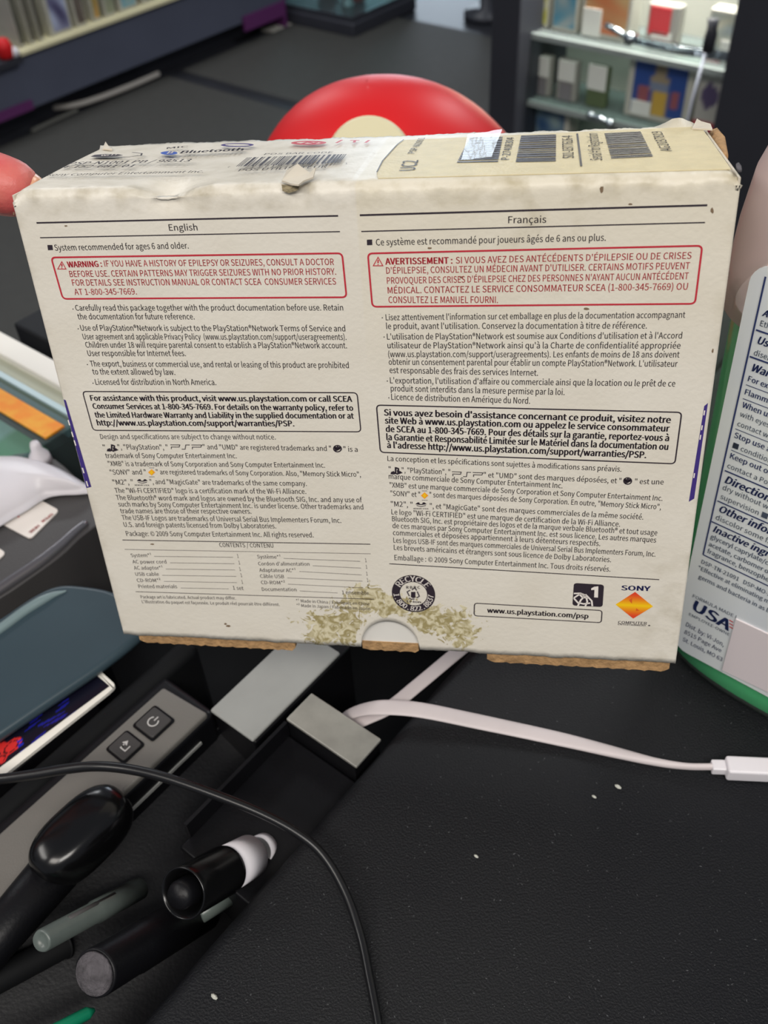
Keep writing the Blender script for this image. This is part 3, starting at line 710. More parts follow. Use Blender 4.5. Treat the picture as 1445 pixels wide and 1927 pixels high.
hp = TP.w(*tcc, 0); dv_ = (hp - CAM) / np.linalg.norm(hp - CAM); tg_ = UV(8.9, 6.7, .25) - hp; tg_ /= np.linalg.norm(tg_)
tn = tg_ - dv_; tn /= np.linalg.norm(tn)                      # tape tilted so that it throws the window highlight at the camera
def tapez(p): q_ = p - tcc; return .0011 - ((q_[0] * (TP.ex @ tn) + q_[1] * (TP.ey @ tn)) / (TP.n @ tn))
V, Fc = [], []
for j in range(9):
    for i in range(9):
        a_ = (tc4[0] * (1 - i / 8) + tc4[1] * i / 8) * (1 - j / 8) + (tc4[3] * (1 - i / 8) + tc4[2] * i / 8) * j / 8
        V.append(TP.w(*a_, max(.00045, tapez(a_) + .00007 * math.sin(i * 2.1 + j) + .00006 * math.sin(j * 2.7 - i))))
for j in range(8):
    for i in range(8): Fc.append((j * 9 + i, j * 9 + i + 1, (j + 1) * 9 + i + 1, (j + 1) * 9 + i))
obj('clear_tape', V, Fc, tm, bx, True)

# ---- writing on the top face
z3 = zc_(60, 250, 4.014); z4 = zc_(400, 240, 4.014); z5 = zc_(740, 230, 4.516); z6 = zc_(1020, 230, 3.803)
tb = 'top_print'; o1 = .0009
T(tb, TP, 'PSP-N1001 PB / 98513', z3(270, 267), z3(1190, 243), 5, off=o1, bold=1)
T(tb, TP, '4-152-681-01', z3(215, 292), z3(768, 284), 4.5, off=o1, bold=1)
T(tb, TP, 'Sony Computer Entertainment Inc.', z3(105, 352), z3(1295, 326), 4, off=o1)
quad(tb, TP, [z3(*p) for p in ((448, 203), (480, 190), (560, 184), (660, 186), (695, 194), (640, 203), (560, 208), (480, 208))], off=o1)
T('top_white_print', TP, 'Wi Fi', z3(520, 203), z3(640, 196), 2.5, off=o1 + 1e-4, bold=1)
stroke(tb, TP, [z3(*p) for p in ((640, 206), (740, 207), (830, 195), (835, 180), (760, 172))], .0005, off=o1)
T(tb, TP, 'MIC', z3(1020, 146), z3(1185, 132), 3, off=o1, bold=1)
def ell(c, rx, ry, n=24): return [(c[0] + rx * math.cos(2 * math.pi * k / n), c[1] + ry * math.sin(2 * math.pi * k / n)) for k in range(n)]
quad('blue_emblem', TP, ell(z3(1040, 177), 16, 3.4), off=o1)
T('top_white_print', TP, 'B', z3(1020, 186), z3(1062, 184), 4.5, off=o1 + 1e-4, bold=1)
T(tb, TP, 'Bluetooth', z3(1118, 181), z4(232, 198), 5, off=o1, bold=2)
stroke('purple_print', TP, ell(z4(190, 156), 27, 2.6), .0012, True, off=o1)
stroke('red_emblem', TP, ell(z4(728, 140), 28, 2.8), .0016, True, off=o1)
stroke('red_emblem', TP, [z4(*p) for p in ((680, 146), (720, 134), (770, 144), (790, 136))], .0012, off=o1)
stroke('red_emblem', TP, [z4(*p) for p in ((935, 142), (980, 118))], .0008, off=o1)
stroke('red_emblem', TP, [z4(*p) for p in ((1040, 122), (1110, 122))], .0008, off=o1)
stroke('red_emblem', TP, [z4(*p) for p in ((1070, 138), (1078, 122))], .0008, off=o1)
stroke('red_emblem', TP, [z4(*p) for p in ((1155, 140), (1185, 120))], .0008, off=o1)
T(tb, TP, 'POS BAR CODE', z4(388, 233), z4(905, 219), 3, off=o1)
T(tb, TP, 'POS UTILISATEUR', z4(195, 358), z4(862, 331), 4.5, off=o1)
T(tb, TP, '7', z4(112, 331), z4(130, 330), 2.5, off=o1)
T(tb, TP, '1 1 7 1 9', z4(285, 331), z4(520, 322), 4, off=o1)
T(tb, TP, '8 5 4 3 0', z4(600, 316), z4(855, 304), 4, off=o1)
T(tb, TP, '1', z4(1005, 305), z4(1020, 304), 3, off=o1)
def bars(bag, fr, nl, nr, fr_, fl, along, seq, off):
    """nl,nr,fr_,fl: near-left, near-right, far-right, far-left pixels; bars split along the near edge or along the depth"""
    a, b, c, d_ = [np.array(fr.loc(*p)) for p in (nl, nr, fr_, fl)]; tot = sum(seq); s = 0
    for k, w_ in enumerate(seq):
        if k % 2 == 0:
            t0, t1 = s / tot, (s + w_) / tot
            if along == 'x': P = [a + (b - a) * t0, a + (b - a) * t1, d_ + (c - d_) * t1, d_ + (c - d_) * t0]
            else: P = [a + (d_ - a) * t0, b + (c - b) * t0, b + (c - b) * t1, a + (d_ - a) * t1]
            quad(bag, fr, P, off, px=False)
        s += w_
rs_ = random.Random(3)
upc_seq = [1, 1, 1] + [rs_.choice([1, 1, 2, 3]) for _ in range(23)] + [1, 1, 1, 1, 1] + [rs_.choice([1, 1, 2, 3]) for _ in range(25)] + [1, 1, 1]
bars(tb, TP, z4(180, 321), z4(960, 292), z4(1015, 226), z4(265, 252), 'x', upc_seq, o1)
def sq(sd, n=23): r_ = random.Random(sd); return [r_.choice([2, 3, 4]) if k % 2 == 0 else r_.choice([1, 1, 2]) for k in range(n)]
sp = 'sticker_print'
bars(sp, TP, (859.6, 308.6), (937, 307), (946, 260), (884, 261), 'y', sq(1), TO)
bars(sp, TP, (970.3, 307.5), (1045.6, 306), (1046.3, 255.5), (980.3, 257.7), 'y', sq(2, 27), TO)
bars(sp, TP, (1150, 301), (1228.5, 297), (1205, 250), (1137, 253.5), 'y', sq(4, 29), TO)
T(sp, TP, 'UC2', (781, 323), (787.6, 304), 0, capm=.0040, off=TO)
T(sp, TP, 'PSP-N1001', (780, 291), (800, 262), 0, capm=.0019, off=TO)
T(sp, TP, 'P-27408304', (958, 303), (967.6, 261), 0, capm=.0021, off=TO)
T(sp, TP, 'S01-0377616-4', (1080, 300), (1076.5, 257.6), 0, capm=.0028, off=TO)
stroke(sp, TP, [(1093.6, 315.5), (1085.9, 254)], .0005, off=TO)
T(sp, TP, 'Serial # for Registration', (1133.6, 304), (1124, 253), 0, capm=.0030, off=TO)
T(sp, TP, 'AG1037819', (1264.5, 287), (1244, 249.7), 0, capm=.0027, off=TO)
# ---- writing on the front: English column
q5 = zc_(60, 390, 2.258); q7 = zc_(140, 720, 2.491); qc = zc_(220, 1000, 2.89); q6 = zc_(670, 370, 2.125); q8 = zc_(700, 750, 2.408); qb = zc_(700, 1040, 2.449)
def L(bag, z, s, x0, y0, x1, y1, cap, bold=0): T(bag, FR, s, z(x0, y0), z(x1, y1), cap, bold)
def rule(bag, z, x0, y0, x1, y1, w_): stroke(bag, FR, [z(x0, y0), z((x0 + x1) / 2, (y0 + y1) / 2), z(x1, y1)], w_)
def rbox(bag, z, c, w_, r_=.0012): stroke(bag, FR, rpoly(FR, [z(*p) for p in c], r_), w_, True, px=False)
h = 'heading_print'; PRE = 'english_'
rule(h, q5, 20, 66, 1301, 36, .00040); rule(h, q5, 35, 129, 1309, 103, .00026); L(h, q5, 'English', 584, 99, 705, 98, 12)
quad(h, FR, [q5(*p) for p in ((66, 160), (87, 160), (90, 181), (69, 182))])
L(h, q5, 'System recommended for ages 6 and older.', 99, 184, 667, 175, 11.5)
wn = 'warning_print'
rbox(wn, q5, ((82, 213), (1318, 195), (1337, 382), (132, 389)), .00045)
def tri(z, x0, x1, yb, yt):
    m_ = (x0 + x1) / 2; stroke(wn, FR, [z(x0, yb), z(m_, yt), z(x1, yb)], .00022, True); stroke(wn, FR, [z(m_, yt + (yb - yt) * .3), z(m_, yt + (yb - yt) * .68)], .00035)
    quad(wn, FR, [z(m_ - 2, yb - 7), z(m_ + 2, yb - 7), z(m_ + 2, yb - 3), z(m_ - 2, yb - 3)])
tri(q5, 110, 145, 262, 231)
L(wn, q5, 'WARNING :', 153, 255, 300, 252, 11, 2)
L(wn, q5, 'IF YOU HAVE A HISTORY OF EPILEPSY OR SEIZURES, CONSULT A DOCTOR', 310, 252, 1284, 245, 12)
L(wn, q5, 'BEFORE USE. CERTAIN PATTERNS MAY TRIGGER SEIZURES WITH NO PRIOR HISTORY.', 163, 296, 1293, 286, 12)
L(wn, q5, 'FOR DETAILS SEE INSTRUCTION MANUAL OR CONTACT SCEA  CONSUMER SERVICES', 174, 333, 1293, 328, 12)
L(wn, q5, 'AT 1-800-345-7669.', 183, 372, 447, 370, 11.5)
e = 'notes_print'
for x, y in ((175, 432), (197, 516), (236, 668), (260, 747)): quad(e, FR, [q5(x - 2, y - 2), q5(x + 2, y - 2), q5(x + 2, y + 2), q5(x - 2, y + 2)])
for s, x0, y0, x1, y1 in (('Carefully read this package together with the product documentation before use. Retain', 187, 439, 1323, 438),
    ('the documentation for future reference.', 197, 476, 692, 476), ('Use of PlayStation®Network is subject to the PlayStation®Network Terms of Service and', 209, 524, 1332, 527),
    ('User agreement and applicable Privacy Policy  (www.us.playstation.com/support/useragreements).', 219, 561, 1337, 563),
    ('Children under 18 will require parental consent to establish a PlayStation®Network account.', 230, 596, 1339, 599), ('User responsible for Internet fees.', 239, 632, 655, 632),
    ('The export, business or commercial use, and rental or leasing of this product are prohibited', 250, 676, 1347, 683), ('to the extent allowed by law.', 260, 710, 610, 712), ('Licensed for distribution in North America.', 272, 754, 784, 755)):
    L(e, q5, s, x0, y0, x1, y1, 11)
e = 'assistance_print'
rbox(e, q7, ((38, 41), (1325, 47), (1343, 230), (88, 223)), .00032)
for s, x0, y0, x1, y1 in (('For assistance with this product, visit www.us.playstation.com or call SCEA', 77, 84, 1303, 89), ('Consumer Services at 1-800-345-7669. For details on the warranty policy, refer to', 88, 122, 1308, 131),
    ('the Limited Hardware Warranty and Liability in the supplied documentation or at', 98, 163, 1311, 168), ('http://www.us.playstation.com/support/warranties/PSP.', 108, 200, 1032, 204)): L(e, q7, s, x0, y0, x1, y1, 10.5, 2)
e = 'trademark_print'
def pslogo(z, x, y, k=1.0):
    g_ = lambda *pp: [z(x + a * k, y + b * k) for a, b in pp]
    quad(e, FR, g_((16, -26), (24, -24), (24, 8), (16, 5))); stroke(e, FR, g_((22, -22), (32, -18), (33, -8), (26, -8)), .0005)
    stroke(e, FR, g_((14, -4), (3, 0), (2, 4), (12, 5), (20, 1)), .00055); stroke(e, FR, g_((27, -2), (40, -3), (44, 0), (32, 4), (24, 7)), .00055)
def pspmark(z, x0, y0, x1, y1):
    def g_(s, t): return z(x0 + (x1 - x0) * s, y0 + (y1 - y0) * s + 20 * t)
    wv = .00022
    stroke(e, FR, [g_(.03, 1), g_(.03, .5), g_(.28, .5), g_(.30, 0), g_(0, 0)], wv)
    stroke(e, FR, [g_(.36, 1), g_(.47, 1), g_(.49, 0), g_(.62, 0)], wv)
    stroke(e, FR, [g_(.70, 1), g_(.70, .5), g_(.97, .5), g_(1, 0), g_(.67, 0)], wv)
def ball(z, x, y):
    stroke(e, FR, ell(z(x, y), 7.2, 6), .00035, True)
    for k in range(4): stroke(e, FR, [z(x - 13 + 7 * k, y - 12 + 3 * (k % 2)), z(x - 8 + 6 * k, y + 13 - 3 * k)], .00045)
    stroke(e, FR, [z(x - 14, y - 3), z(x, y + 3), z(x + 15, y - 5)], .0005)
def gem(z, x, y):
    for k, (w_, hh, bag) in enumerate(((17, 15, 'orange_gem'), (9, 12, 'yellow_gem'))):
        quad(bag, FR, [z(x - w_, y), z(x, y - hh), z(x + w_, y), z(x, y + hh)], off=8e-5 + k * 3e-5)
    rule('small_print', z, x - 12, y - 21, x + 12, y - 21, .00015); rule('small_print', z, x - 12, y + 21, x + 14, y + 21, .00015)
def stick(z, x, y):
    quad(e, FR, [z(x + a, y + b) for a, b in ((-26, -8), (-16, -16), (-8, -16), (-6, -10), (0, -8), (6, -10), (8, -16), (16, -16), (26, -8), (0, -4))])
    stroke('small_print', FR, [z(x - 20, y - 2), z(x, y + 3), z(x + 22, y - 2)], .00025)
    T('small_print', FR, 'MEMORY STICK', z(x - 34, y + 15), z(x + 34, y + 16), 2.6, 1)
L('small_print', q7, 'Design and specifications are subject to change without notice.', 124, 264, 944, 266, 9.5)
L(e, q7, '"', 137, 313, 147, 313, 9); pslogo(q7, 155, 314); L(e, q7, '", "PlayStation", "', 206, 313, 440, 314, 9.5); pspmark(q7, 450, 291, 597, 292)
L(e, q7, '" and "UMD" are registered trademarks and "', 605, 312, 1204, 320, 9.5); ball(q7, 1233, 309); L(e, q7, '" is a', 1262, 322, 1328, 324, 9.5)
for s, x0, y0, x1, y1 in (('trademark of Sony Computer Entertainment Inc.', 148, 353, 762, 354), ('"XMB" is a trademark of Sony Corporation and Sony Computer Entertainment Inc.', 160, 390, 1175, 398),
    ('"SONY" and "', 170, 431, 338, 430), ('" are registered trademarks of Sony Corporation. Also, "Memory Stick Micro",', 386, 429, 1343, 441), ('"M2", "', 183, 478, 278, 477), ('", and "MagicGate" are trademarks of the same company.', 356, 475, 1090, 484),
    ('The "Wi-Fi CERTIFIED" logo is a certification mark of the Wi-Fi Alliance.', 192, 516, 1087, 521), ('The Bluetooth® word mark and logos are owned by the Bluetooth SIG, Inc. and any use of', 198, 549, 1349, 561),
    ('such marks by Sony Computer Entertainment Inc. is under license. Other trademarks and', 208, 580, 1355, 594), ('trade names are those of their respective owners.', 218, 612, 830, 614),
    ('The USB-IF Logos are trademarks of Universal Serial Bus Implementers Forum, Inc.', 225, 643, 1251, 657), ('U.S. and foreign patents licensed from Dolby Laboratories.', 234, 676, 946, 683), ('Package: © 2009 Sony Computer Entertainment Inc. All rights reserved.', 245, 718, 1122, 725)):
    L(e, q7, s, x0, y0, x1, y1, 9.3)
gem(q7, 362, 420); stick(q7, 318, 468)
c_ = 'contents_print'; PRE = 'contents_'
rule(c_, qc, 30, 46, 1378, 69, .00028); L(c_, qc, 'CONTENTS / CONTENU', 559, 84, 852, 88, 8); rule('small_print', qc, 43, 97, 1380, 121, .00016)
for s, x0, y0, x1, l0, ly0, l1, ly1, nx_, ny_ in (('System*¹', 78, 139, 188, 202, 135, 631, 140, 659, 143), ('AC power cord', 87, 174, 271, 289, 170, 639, 175, 667, 179), ('AC adaptor*¹', 95, 207, 250, 266, 204, 643, 209, 671, 214),
    ('USB cable', 103, 241, 230, 246, 238, 649, 244, 678, 248), ('CD-ROM*²', 111, 275, 241, 256, 271, 653, 278, 683, 284), ('Printed materials', 120, 308, 329, 347, 307, 608, 312, 0, 0),
    ('Système*¹', 764, 146, 890, 907, 146, 1323, 162, 1354, 166), ('Cordon d\'alimentation', 770, 184, 1048, 1065, 186, 1328, 199, 1358, 202), ('Adaptateur AC*¹', 776, 219, 972, 992, 217, 1331, 236, 1360, 239),
    ('Câble USB', 780, 252, 910, 926, 252, 1335, 270, 1364, 274), ('CD-ROM*²', 785, 286, 916, 930, 286, 1340, 306, 1367, 309), ('Documentation', 790, 323, 978, 994, 323, 1200, 334, 0, 0)):
    L('small_print', qc, s, x0, y0, x1, y0 + (2 if x0 > 700 else 0), 6.6); rule('small_print', qc, l0, ly0, l1, ly1, .00015)
    if nx_: L('small_print', qc, '1', nx_ - 3, ny_, nx_ + 4, ny_, 7)
L('small_print', qc, '1 set', 632, 316, 690, 318, 7); L('small_print', qc, '1 ensemble', 1225, 341, 1370, 345, 7)
rule(c_, qc, 102, 327, 1398, 368, .00022)
for s, x0, y0, x1, y1 in (('Package art is fabricated. Actual product may differ.', 131, 363, 648, 370), ('L\'illustration du paquet est façonnée. Le produit réel pourrait être différent.', 138, 389, 886, 405),
    ('*¹ Made in China / Fabriqués en Chine', 975, 384, 1375, 402), ('*² Made in Japan / Fabricado en Japón', 978, 409, 1378, 428)): L('small_print', qc, s, x0, y0, x1, y1, 5.6)
# ---- French column
PRE = 'french_'
rule(h, q6, 15, 74, 1404, 34, .00045); rule(h, q6, 21, 139, 1395, 103, .00028); L(h, q6, 'Français', 608, 106, 760, 104, 13)
quad(h, FR, [q6(*p) for p in ((43, 172), (64, 171), (65, 193), (44, 194))]); L(h, q6, 'Ce système est recommandé pour joueurs âgés de 6 ans ou plus.', 80, 195, 998, 176, 12.5)
rbox(wn, q6, ((47, 227), (1384, 196), (1355, 428), (65, 440)), .00045); tri(q6, 69, 107, 276, 242)
L(wn, q6, 'AVERTISSEMENT :', 117, 271, 386, 267, 12, 2)
for s, x0, y0, x1, y1 in (('SI VOUS AVEZ DES ANTÉCÉDENTS D\'ÉPILEPSIE OU DE CRISES', 399, 267, 1340, 248), ('D\'ÉPILEPSIE, CONSULTEZ UN MÉDECIN AVANT D\'UTILISER. CERTAINS MOTIFS PEUVENT', 121, 308, 1333, 289),
    ('PROVOQUER DES CRISES D\'ÉPILEPSIE CHEZ DES PERSONNES N\'AYANT AUCUN ANTÉCÉDENT', 124, 348, 1328, 330), ('MÉDICAL. CONTACTEZ LE SERVICE CONSOMMATEUR SCEA (1-800-345-7669) OU', 127, 387, 1325, 372), ('CONSULTEZ LE MANUEL FOURNI.', 130, 425, 567, 425)): L(wn, q6, s, x0, y0, x1, y1, 12.5)
e = 'notes_print'
for x, y in ((105, 484), (112, 561), (125, 737), (131, 804)): quad(e, FR, [q6(x - 2, y - 2), q6(x + 2, y - 2), q6(x + 2, y + 2), q6(x - 2, y + 2)])
for s, x0, y0, x1, y1 in (('Lisez attentivement l\'information sur cet emballage en plus de la documentation accompagnant', 119, 494, 1315, 484), ('le produit, avant l\'utilisation. Conservez la documentation à titre de référence.', 121, 529, 1162, 527),
    ('L\'utilisation de PlayStation®Network est soumise aux Conditions d\'utilisation et à l\'Accord', 124, 571, 1302, 567), ('utilisateur de PlayStation®Network ainsi qu\'à la Charte de confidentialité appropriée', 126, 606, 1296, 607),
    ('(www.us.playstation.com/support/useragreements). Les enfants de moins de 18 ans doivent', 129, 641, 1292, 643), ('obtenir un consentement parental pour établir un compte PlayStation®Network. L\'utilisateur', 131, 672, 1284, 680),
    ('est responsable des frais des services Internet.', 134, 705, 727, 716), ('L\'exportation, l\'utilisation d\'affaire ou commerciale ainsi que la location ou le prêt de ce', 136, 746, 1275, 759), ('produit sont interdits dans la mesure permise par la loi.', 139, 778, 833, 793), ('Licence de distribution en Amérique du Nord.', 141, 812, 695, 828)):
    L(e, q6, s, x0, y0, x1, y1, 11.5)
e = 'assistance_print'
rbox(e, q8, ((20, 29), (1403, 62), (1372, 295), (38, 243)), .00036)
for s, x0, y0, x1, y1 in (('Si vous avez besoin d\'assistance concernant ce produit, visitez notre', 54, 76, 1353, 110), ('site Web à www.us.playstation.com ou appelez le service consommateur', 58, 112, 1347, 149),
    ('de SCEA au 1-800-345-7669. Pour des détails sur la garantie, reportez-vous à', 62, 150, 1345, 192), ('la Garantie et Responsabilité Limitée sur le Matériel dans la documentation ou', 65, 187, 1341, 232), ('à l\'adresse http://www.us.playstation.com/support/warranties/PSP.', 68, 223, 1242, 269)): L(e, q8, s, x0, y0, x1, y1, 12, 2)
e = 'trademark_print'
for s, x0, y0, x1, y1 in (('La conception et les spécifications sont sujettes à modifications sans préavis.', 70, 282, 1129, 331), ('"', 77, 331, 86, 331), ('", "PlayStation", "', 135, 335, 354, 344), ('" et "UMD" sont des marques déposées, et "', 506, 356, 1128, 384), ('" est une', 1190, 386, 1320, 389),
    ('marque commerciale de Sony Computer Entertainment Inc.', 76, 363, 862, 406), ('"XMB" est une marque commerciale de Sony Corporation et Sony Computer Entertainment Inc.', 80, 402, 1315, 463), ('"SONY" et "', 84, 440, 218, 446), ('" sont des marques déposées de Sony Corporation. En outre, "Memory Stick Micro",', 260, 446, 1308, 502),
    ('"M2", "', 86, 488, 184, 492), ('", et "MagicGate" sont des marques commerciales de la même société.', 262, 497, 1228, 548), ('Le logo "Wi-Fi CERTIFIED" est une marque de certification de la Wi-Fi Alliance.', 88, 524, 1123, 580),
    ('Bluetooth SIG, Inc. est propriétaire des logos et de la marque verbale Bluetooth® et tout usage', 91, 555, 1291, 619), ('de ces marques par Sony Computer Entertainment Inc. est sous licence. Les autres marques', 93, 586, 1286, 652), ('commerciales et déposées appartiennent à leurs détenteurs respectifs.', 95, 618, 1033, 668),
    ('Les logos USB-IF sont des marques commerciales de Universal Serial Bus Implementers Forum, Inc.', 97, 652, 1283, 716), ('Les brevets américains et étrangers sont sous licence de Dolby Laboratories.', 99, 685, 1082, 741), ('Emballage : © 2009 Sony Computer Entertainment Inc. Tous droits réservés.', 102, 731, 1079, 784)):
    L(e, q8, s, x0, y0, x1, y1, 9.8)
pslogo(q8, 87, 335); pspmark(q8, 362, 331, 502, 336); ball(q8, 1158, 373); gem(q8, 238, 439); stick(q8, 222, 486)
rule(h, q8, 78, 748, 1301, 820, .00030)
# ---- marks at the bottom
w_ = 'web_address'; PRE = 'footer_'
rbox(w_, qb, ((472, 232), (1060, 266), (1056, 322), (470, 290)), .00032, .0010); L(w_, qb, 'www.us.playstation.com/psp', 530, 275, 997, 303, 9, 2)
sc_ = FR.loc(*qb(191, 189)); R1 = abs(FR.loc(*qb(291, 189))[0] - sc_[0]); ky_ = abs(FR.loc(*qb(191, 273))[1] - sc_[1]) / R1
def ring(bag, c, ra, rb, ky, n=48, off=8e-5):
    V = [FR.w(c[0] + r * math.cos(2 * math.pi * k / n), c[1] + r * ky * math.sin(2 * math.pi * k / n), off) for r in (rb, ra) for k in range(n)]
    put(bag, V, [((k + 1) % n, k, n + k, n + (k + 1) % n)[::-1] for k in range(n)])
ring('recycle_seal', sc_, R1, R1 * .63, ky_)
def arctext(s, a0, a1, r_, cap, flip):
    for k, ch in enumerate(s):
        t = math.radians(a0 + (a1 - a0) * k / (len(s) - 1)); rr_ = r_
        TL('seal_white_letters', FR, ch, (sc_[0] + rr_ * math.cos(t), sc_[1] + rr_ * ky_ * math.sin(t)), t + (math.pi / 2 if flip else -math.pi / 2), cap, None, 1, off=1.4e-4)
arctext('RECYCLE', 142, 38, R1 * .665, R1 * .31, False); arctext('1.800.822.8837', 187, 353, R1 * .93, R1 * .27, True)
L('small_print', qb, 'R B R C', 158, 165, 222, 166, 5, 2); L('small_print', qb, 'Li-ion', 160, 228, 226, 232, 4, 2)
quad('recycle_seal', FR, [qb(*p) for p in ((180, 180), (200, 180), (200, 207), (188, 209), (179, 204))])
for pp in (((172, 200), (162, 180), (176, 172)), ((184, 172), (196, 160), (206, 174)), ((208, 178), (218, 200), (206, 208)), ((196, 213), (180, 214), (170, 207))): stroke('small_print', FR, [qb(*p) for p in pp], .0004)
ic = rpoly(FR, [qb(*p) for p in ((930, 139), (1069, 147), (1062, 250), (923, 243))], .0010); quad('age_icon', FR, ic, px=False)
i8 = lambda *P: [(1060 + x / 7.225, 1080 + y / 7.225) for x, y in P]
quad('icon_white_print', FR, i8((424, 170), (475, 165), (470, 318), (418, 315)), off=1.4e-4); quad('icon_white_print', FR, i8((377, 216), (380, 192), (426, 168), (424, 212)), off=1.4e-4)
gc = qb(935, 252)
def gz(x, y): return qb(930 + x, 243 + y)
arcs = [[(0, -56), (30, -57), (60, -45), (82, -22), (85, 2)], [(0, -34), (18, -14), (45, -8), (75, -12)], [(22, -55), (40, -38), (66, -36)], [(18, 2), (32, -26), (58, -52)], [(52, 4), (62, -18), (56, -42), (30, -56)], [(0, -36), (16, -46), (30, -55)]]
for a_ in arcs: stroke('icon_white_print', FR, [gz(*p) for p in a_], .0005, off=1.4e-4)
T('maker_name', FR, 'SONY', qb(1147, 172), qb(1283, 176), 9, 2)
T('small_print', FR, 'COMPUTER', qb(1133, 326), qb(1266, 331), 5, 1); T('small_print', FR, 'ENTERTAINMENT', qb(1133, 333), qb(1262, 339), 3, 1); quad('small_print', FR, ell(qb(1277, 335), 2, 1.3))
# side print wrapping round both edges
for nm, pts in (('side_print', [(111, 751), (124, 753), (172, 916), (160, 918)]), ('side_print', [(1332, 758), (1325, 764), (1296, 944), (1306, 938)])):
    P_ = [np.array(FR.loc(*p)) for p in pts]
    for p in P_: p[0] = max(-BW / 2 + .0001, min(BW / 2 - .0001, p[0]))
    Vp = [FR.w(*p, 8e-5) for p in P_]; obj('side_print', Vp, [(0, 1, 2, 3)], M['inkpurple'], bx)
for y in (790, 812, 828, 880, 905): 
    t = (y - 751) / 165; x = 119 + 49 * t; stroke('side_white', FR, [(x - 2, y), (x + 1, y + 10)], .0004, off=1.4e-4)
for y in (772, 800, 818, 890): 
    t = (y - 758) / 186; x = 1328 - 30 * t; stroke('side_white', FR, [(x, y), (x - 1.5, y + 9)], .0003, off=1.4e-4)
# scuff specks on the paper
for (x, y, rx, ry) in ((808, 467, 5, 2), (1103, 581, 6, 3), (124, 425, 3, 1.6), (430, 1178, 5, 2), (424, 1174, 3, 2), (1186, 384, 4, 2), (1340, 396, 3, 6), (1132, 357, 4, 8), (868, 522, 4, 2), (287, 1024, 4, 1.4), (1341, 660, 2, 4), (26, 402, 1.5, 3)):
    pts = [(x + rx * (.7 + .5 * random.random()) * math.cos(2 * math.pi * k / 9), y + ry * (.7 + .5 * random.random()) * math.sin(2 * math.pi * k / 9)) for k in range(9)]; quad('scuff_marks', FR, pts, off=5e-5)
for tr_ in (((890, 352), (936, 322), (930, 400)), ((985, 500), (990, 462), (1036, 496))): quad('emblem_notches', FR, [(1060 + x / 7.225, 1080 + y / 7.225) for x, y in tr_], off=1.5e-4)
PRE = ''
# diamond logo
D = [FR.loc(*qb(*p)) for p in ((1122, 238), (1203, 303), (1295, 247), (1212, 180))]
Dw = [FR.w(a, b, 1e-4) for a, b in D]
def dia(s, t):
    # s along lower edge left->bottom, t towards the top
    x = (s - (1 - t)) ; y = s - t
    r_ = abs((s + 1 - t) - 1) if False else abs(s + t - 1)
    m_ = min(1, abs((s + t) - 1) * 1.25)
    Y, O = np.array([244, 200, 20.]), np.array([222, 70, 40.])
    c = Y * (1 - m_) + O * m_
    return tuple(c)
# corners ordered: left, bottom, right, top
artgrid('diamond_emblem', Dw[0], Dw[1], Dw[2], Dw[3], 18, 18, lambda s, t: dia(s, 1 - t), bx)

# ================================================================== HAND SANITIZER
dl = ray(-2300, -830); dl[2] = 0; dl /= -np.linalg.norm(dl)            # label direction, left to right
nl = np.array([dl[1], -dl[0], 0.0])                                     # label normal, towards the camera
if nl @ (CAM - PZ(1400, 1300)) < 0: nl = -nl
gp = PZ(1440, 1388, 0)
LO = gp - nl * .006                                                     # a point of the label plane, at the table
LB = Frame(LO, dl, ez)
le = LB.loc(1268, 1212); lt = LB.loc(1421, 488)
print('label', le, lt, LB.loc(1445, 1300), dl, nl)
xL = le[0] - .010; BWID = .116; BTH = .062; BHT = .226
print('bottle h', BHT)
bc = LO + dl * (xL + BWID / 2) - nl * (BTH / 2 - .0008)
bt = thing('hand_sanitizer_bottle', bc, 'clear plastic bottle of green gel with printed label on the right', 'bottle')
def bsec(w2, t2, n=64, p=3.2):
    o_ = []
    for k in range(n):
        th = 2 * math.pi * k / n; c, s = math.cos(th), math.sin(th)
        o_.append((abs(c) ** (2 / p) * w2 * (1 if c >= 0 else -1), abs(s) ** (2 / p) * t2 * (1 if s >= 0 else -1)))
    return o_
def loft(prof, inset=0, n=64):
    V, Fc = [], []
    for (z, kw, kt) in prof:
        for (x, y) in bsec(BWID / 2 * kw - inset, BTH / 2 * kt - inset, n): V.append(bc + dl * (x - .062 * z) + nl * y + ez * z)
    for j in range(len(prof) - 1):
        for k in range(n): Fc.append((j * n + k, j * n + (k + 1) % n, (j + 1) * n + (k + 1) % n, (j + 1) * n + k))
    Fc.append(tuple(range(n))[::-1]); Fc.append(tuple(range((len(prof) - 1) * n, len(prof) * n)))
    return V, Fc
hb = BHT; gl_ = LB.loc(1370, 628)[1]
bprof_ = [(.0008, .93, .88), (.002, .98, .95), (.006, 1.03, 1.02), (.012, 1.0, 1.0), (.018, .995, .992), (hb * .5, 1, 1), (hb * .80, 1, 1), (hb * .87, .97, .97), (hb * .92, .88, .9), (hb * .96, .68, .76), (hb * .985, .45, .58), (hb, .28, .46), (hb + .012, .26, .43)]
bprof = [(.0008, .93, .88), (.002, .98, .95), (.006, 1.03, 1.02), (.012, 1.0, 1.0), (.018, .995, .992), (hb * .3, 1, 1), (gl_, 1, 1)]
bprof2 = [(gl_, 1, 1), (hb * .72, 1, 1), (hb * .77, .985, .985), (hb * .83, .95, .96), (hb * .88, .88, .92), (hb * .93, .78, .84), (hb * .96, .66, .76), (hb * .985, .45, .58), (hb, .28, .46), (hb + .012, .26, .43)]
M['petg'] = clearmat('clear_bottle_plastic', srgb(240, 246, 242), srgb(220, 228, 225), .05, .05, .12, .4, 60)
gl = glz = LB.loc(1370, 628)[1]
M['gel'] = mat('green_gel', srgb(72, 205, 132), .15, trans=.2, ior=1.33, bump=.3, bscale=60)
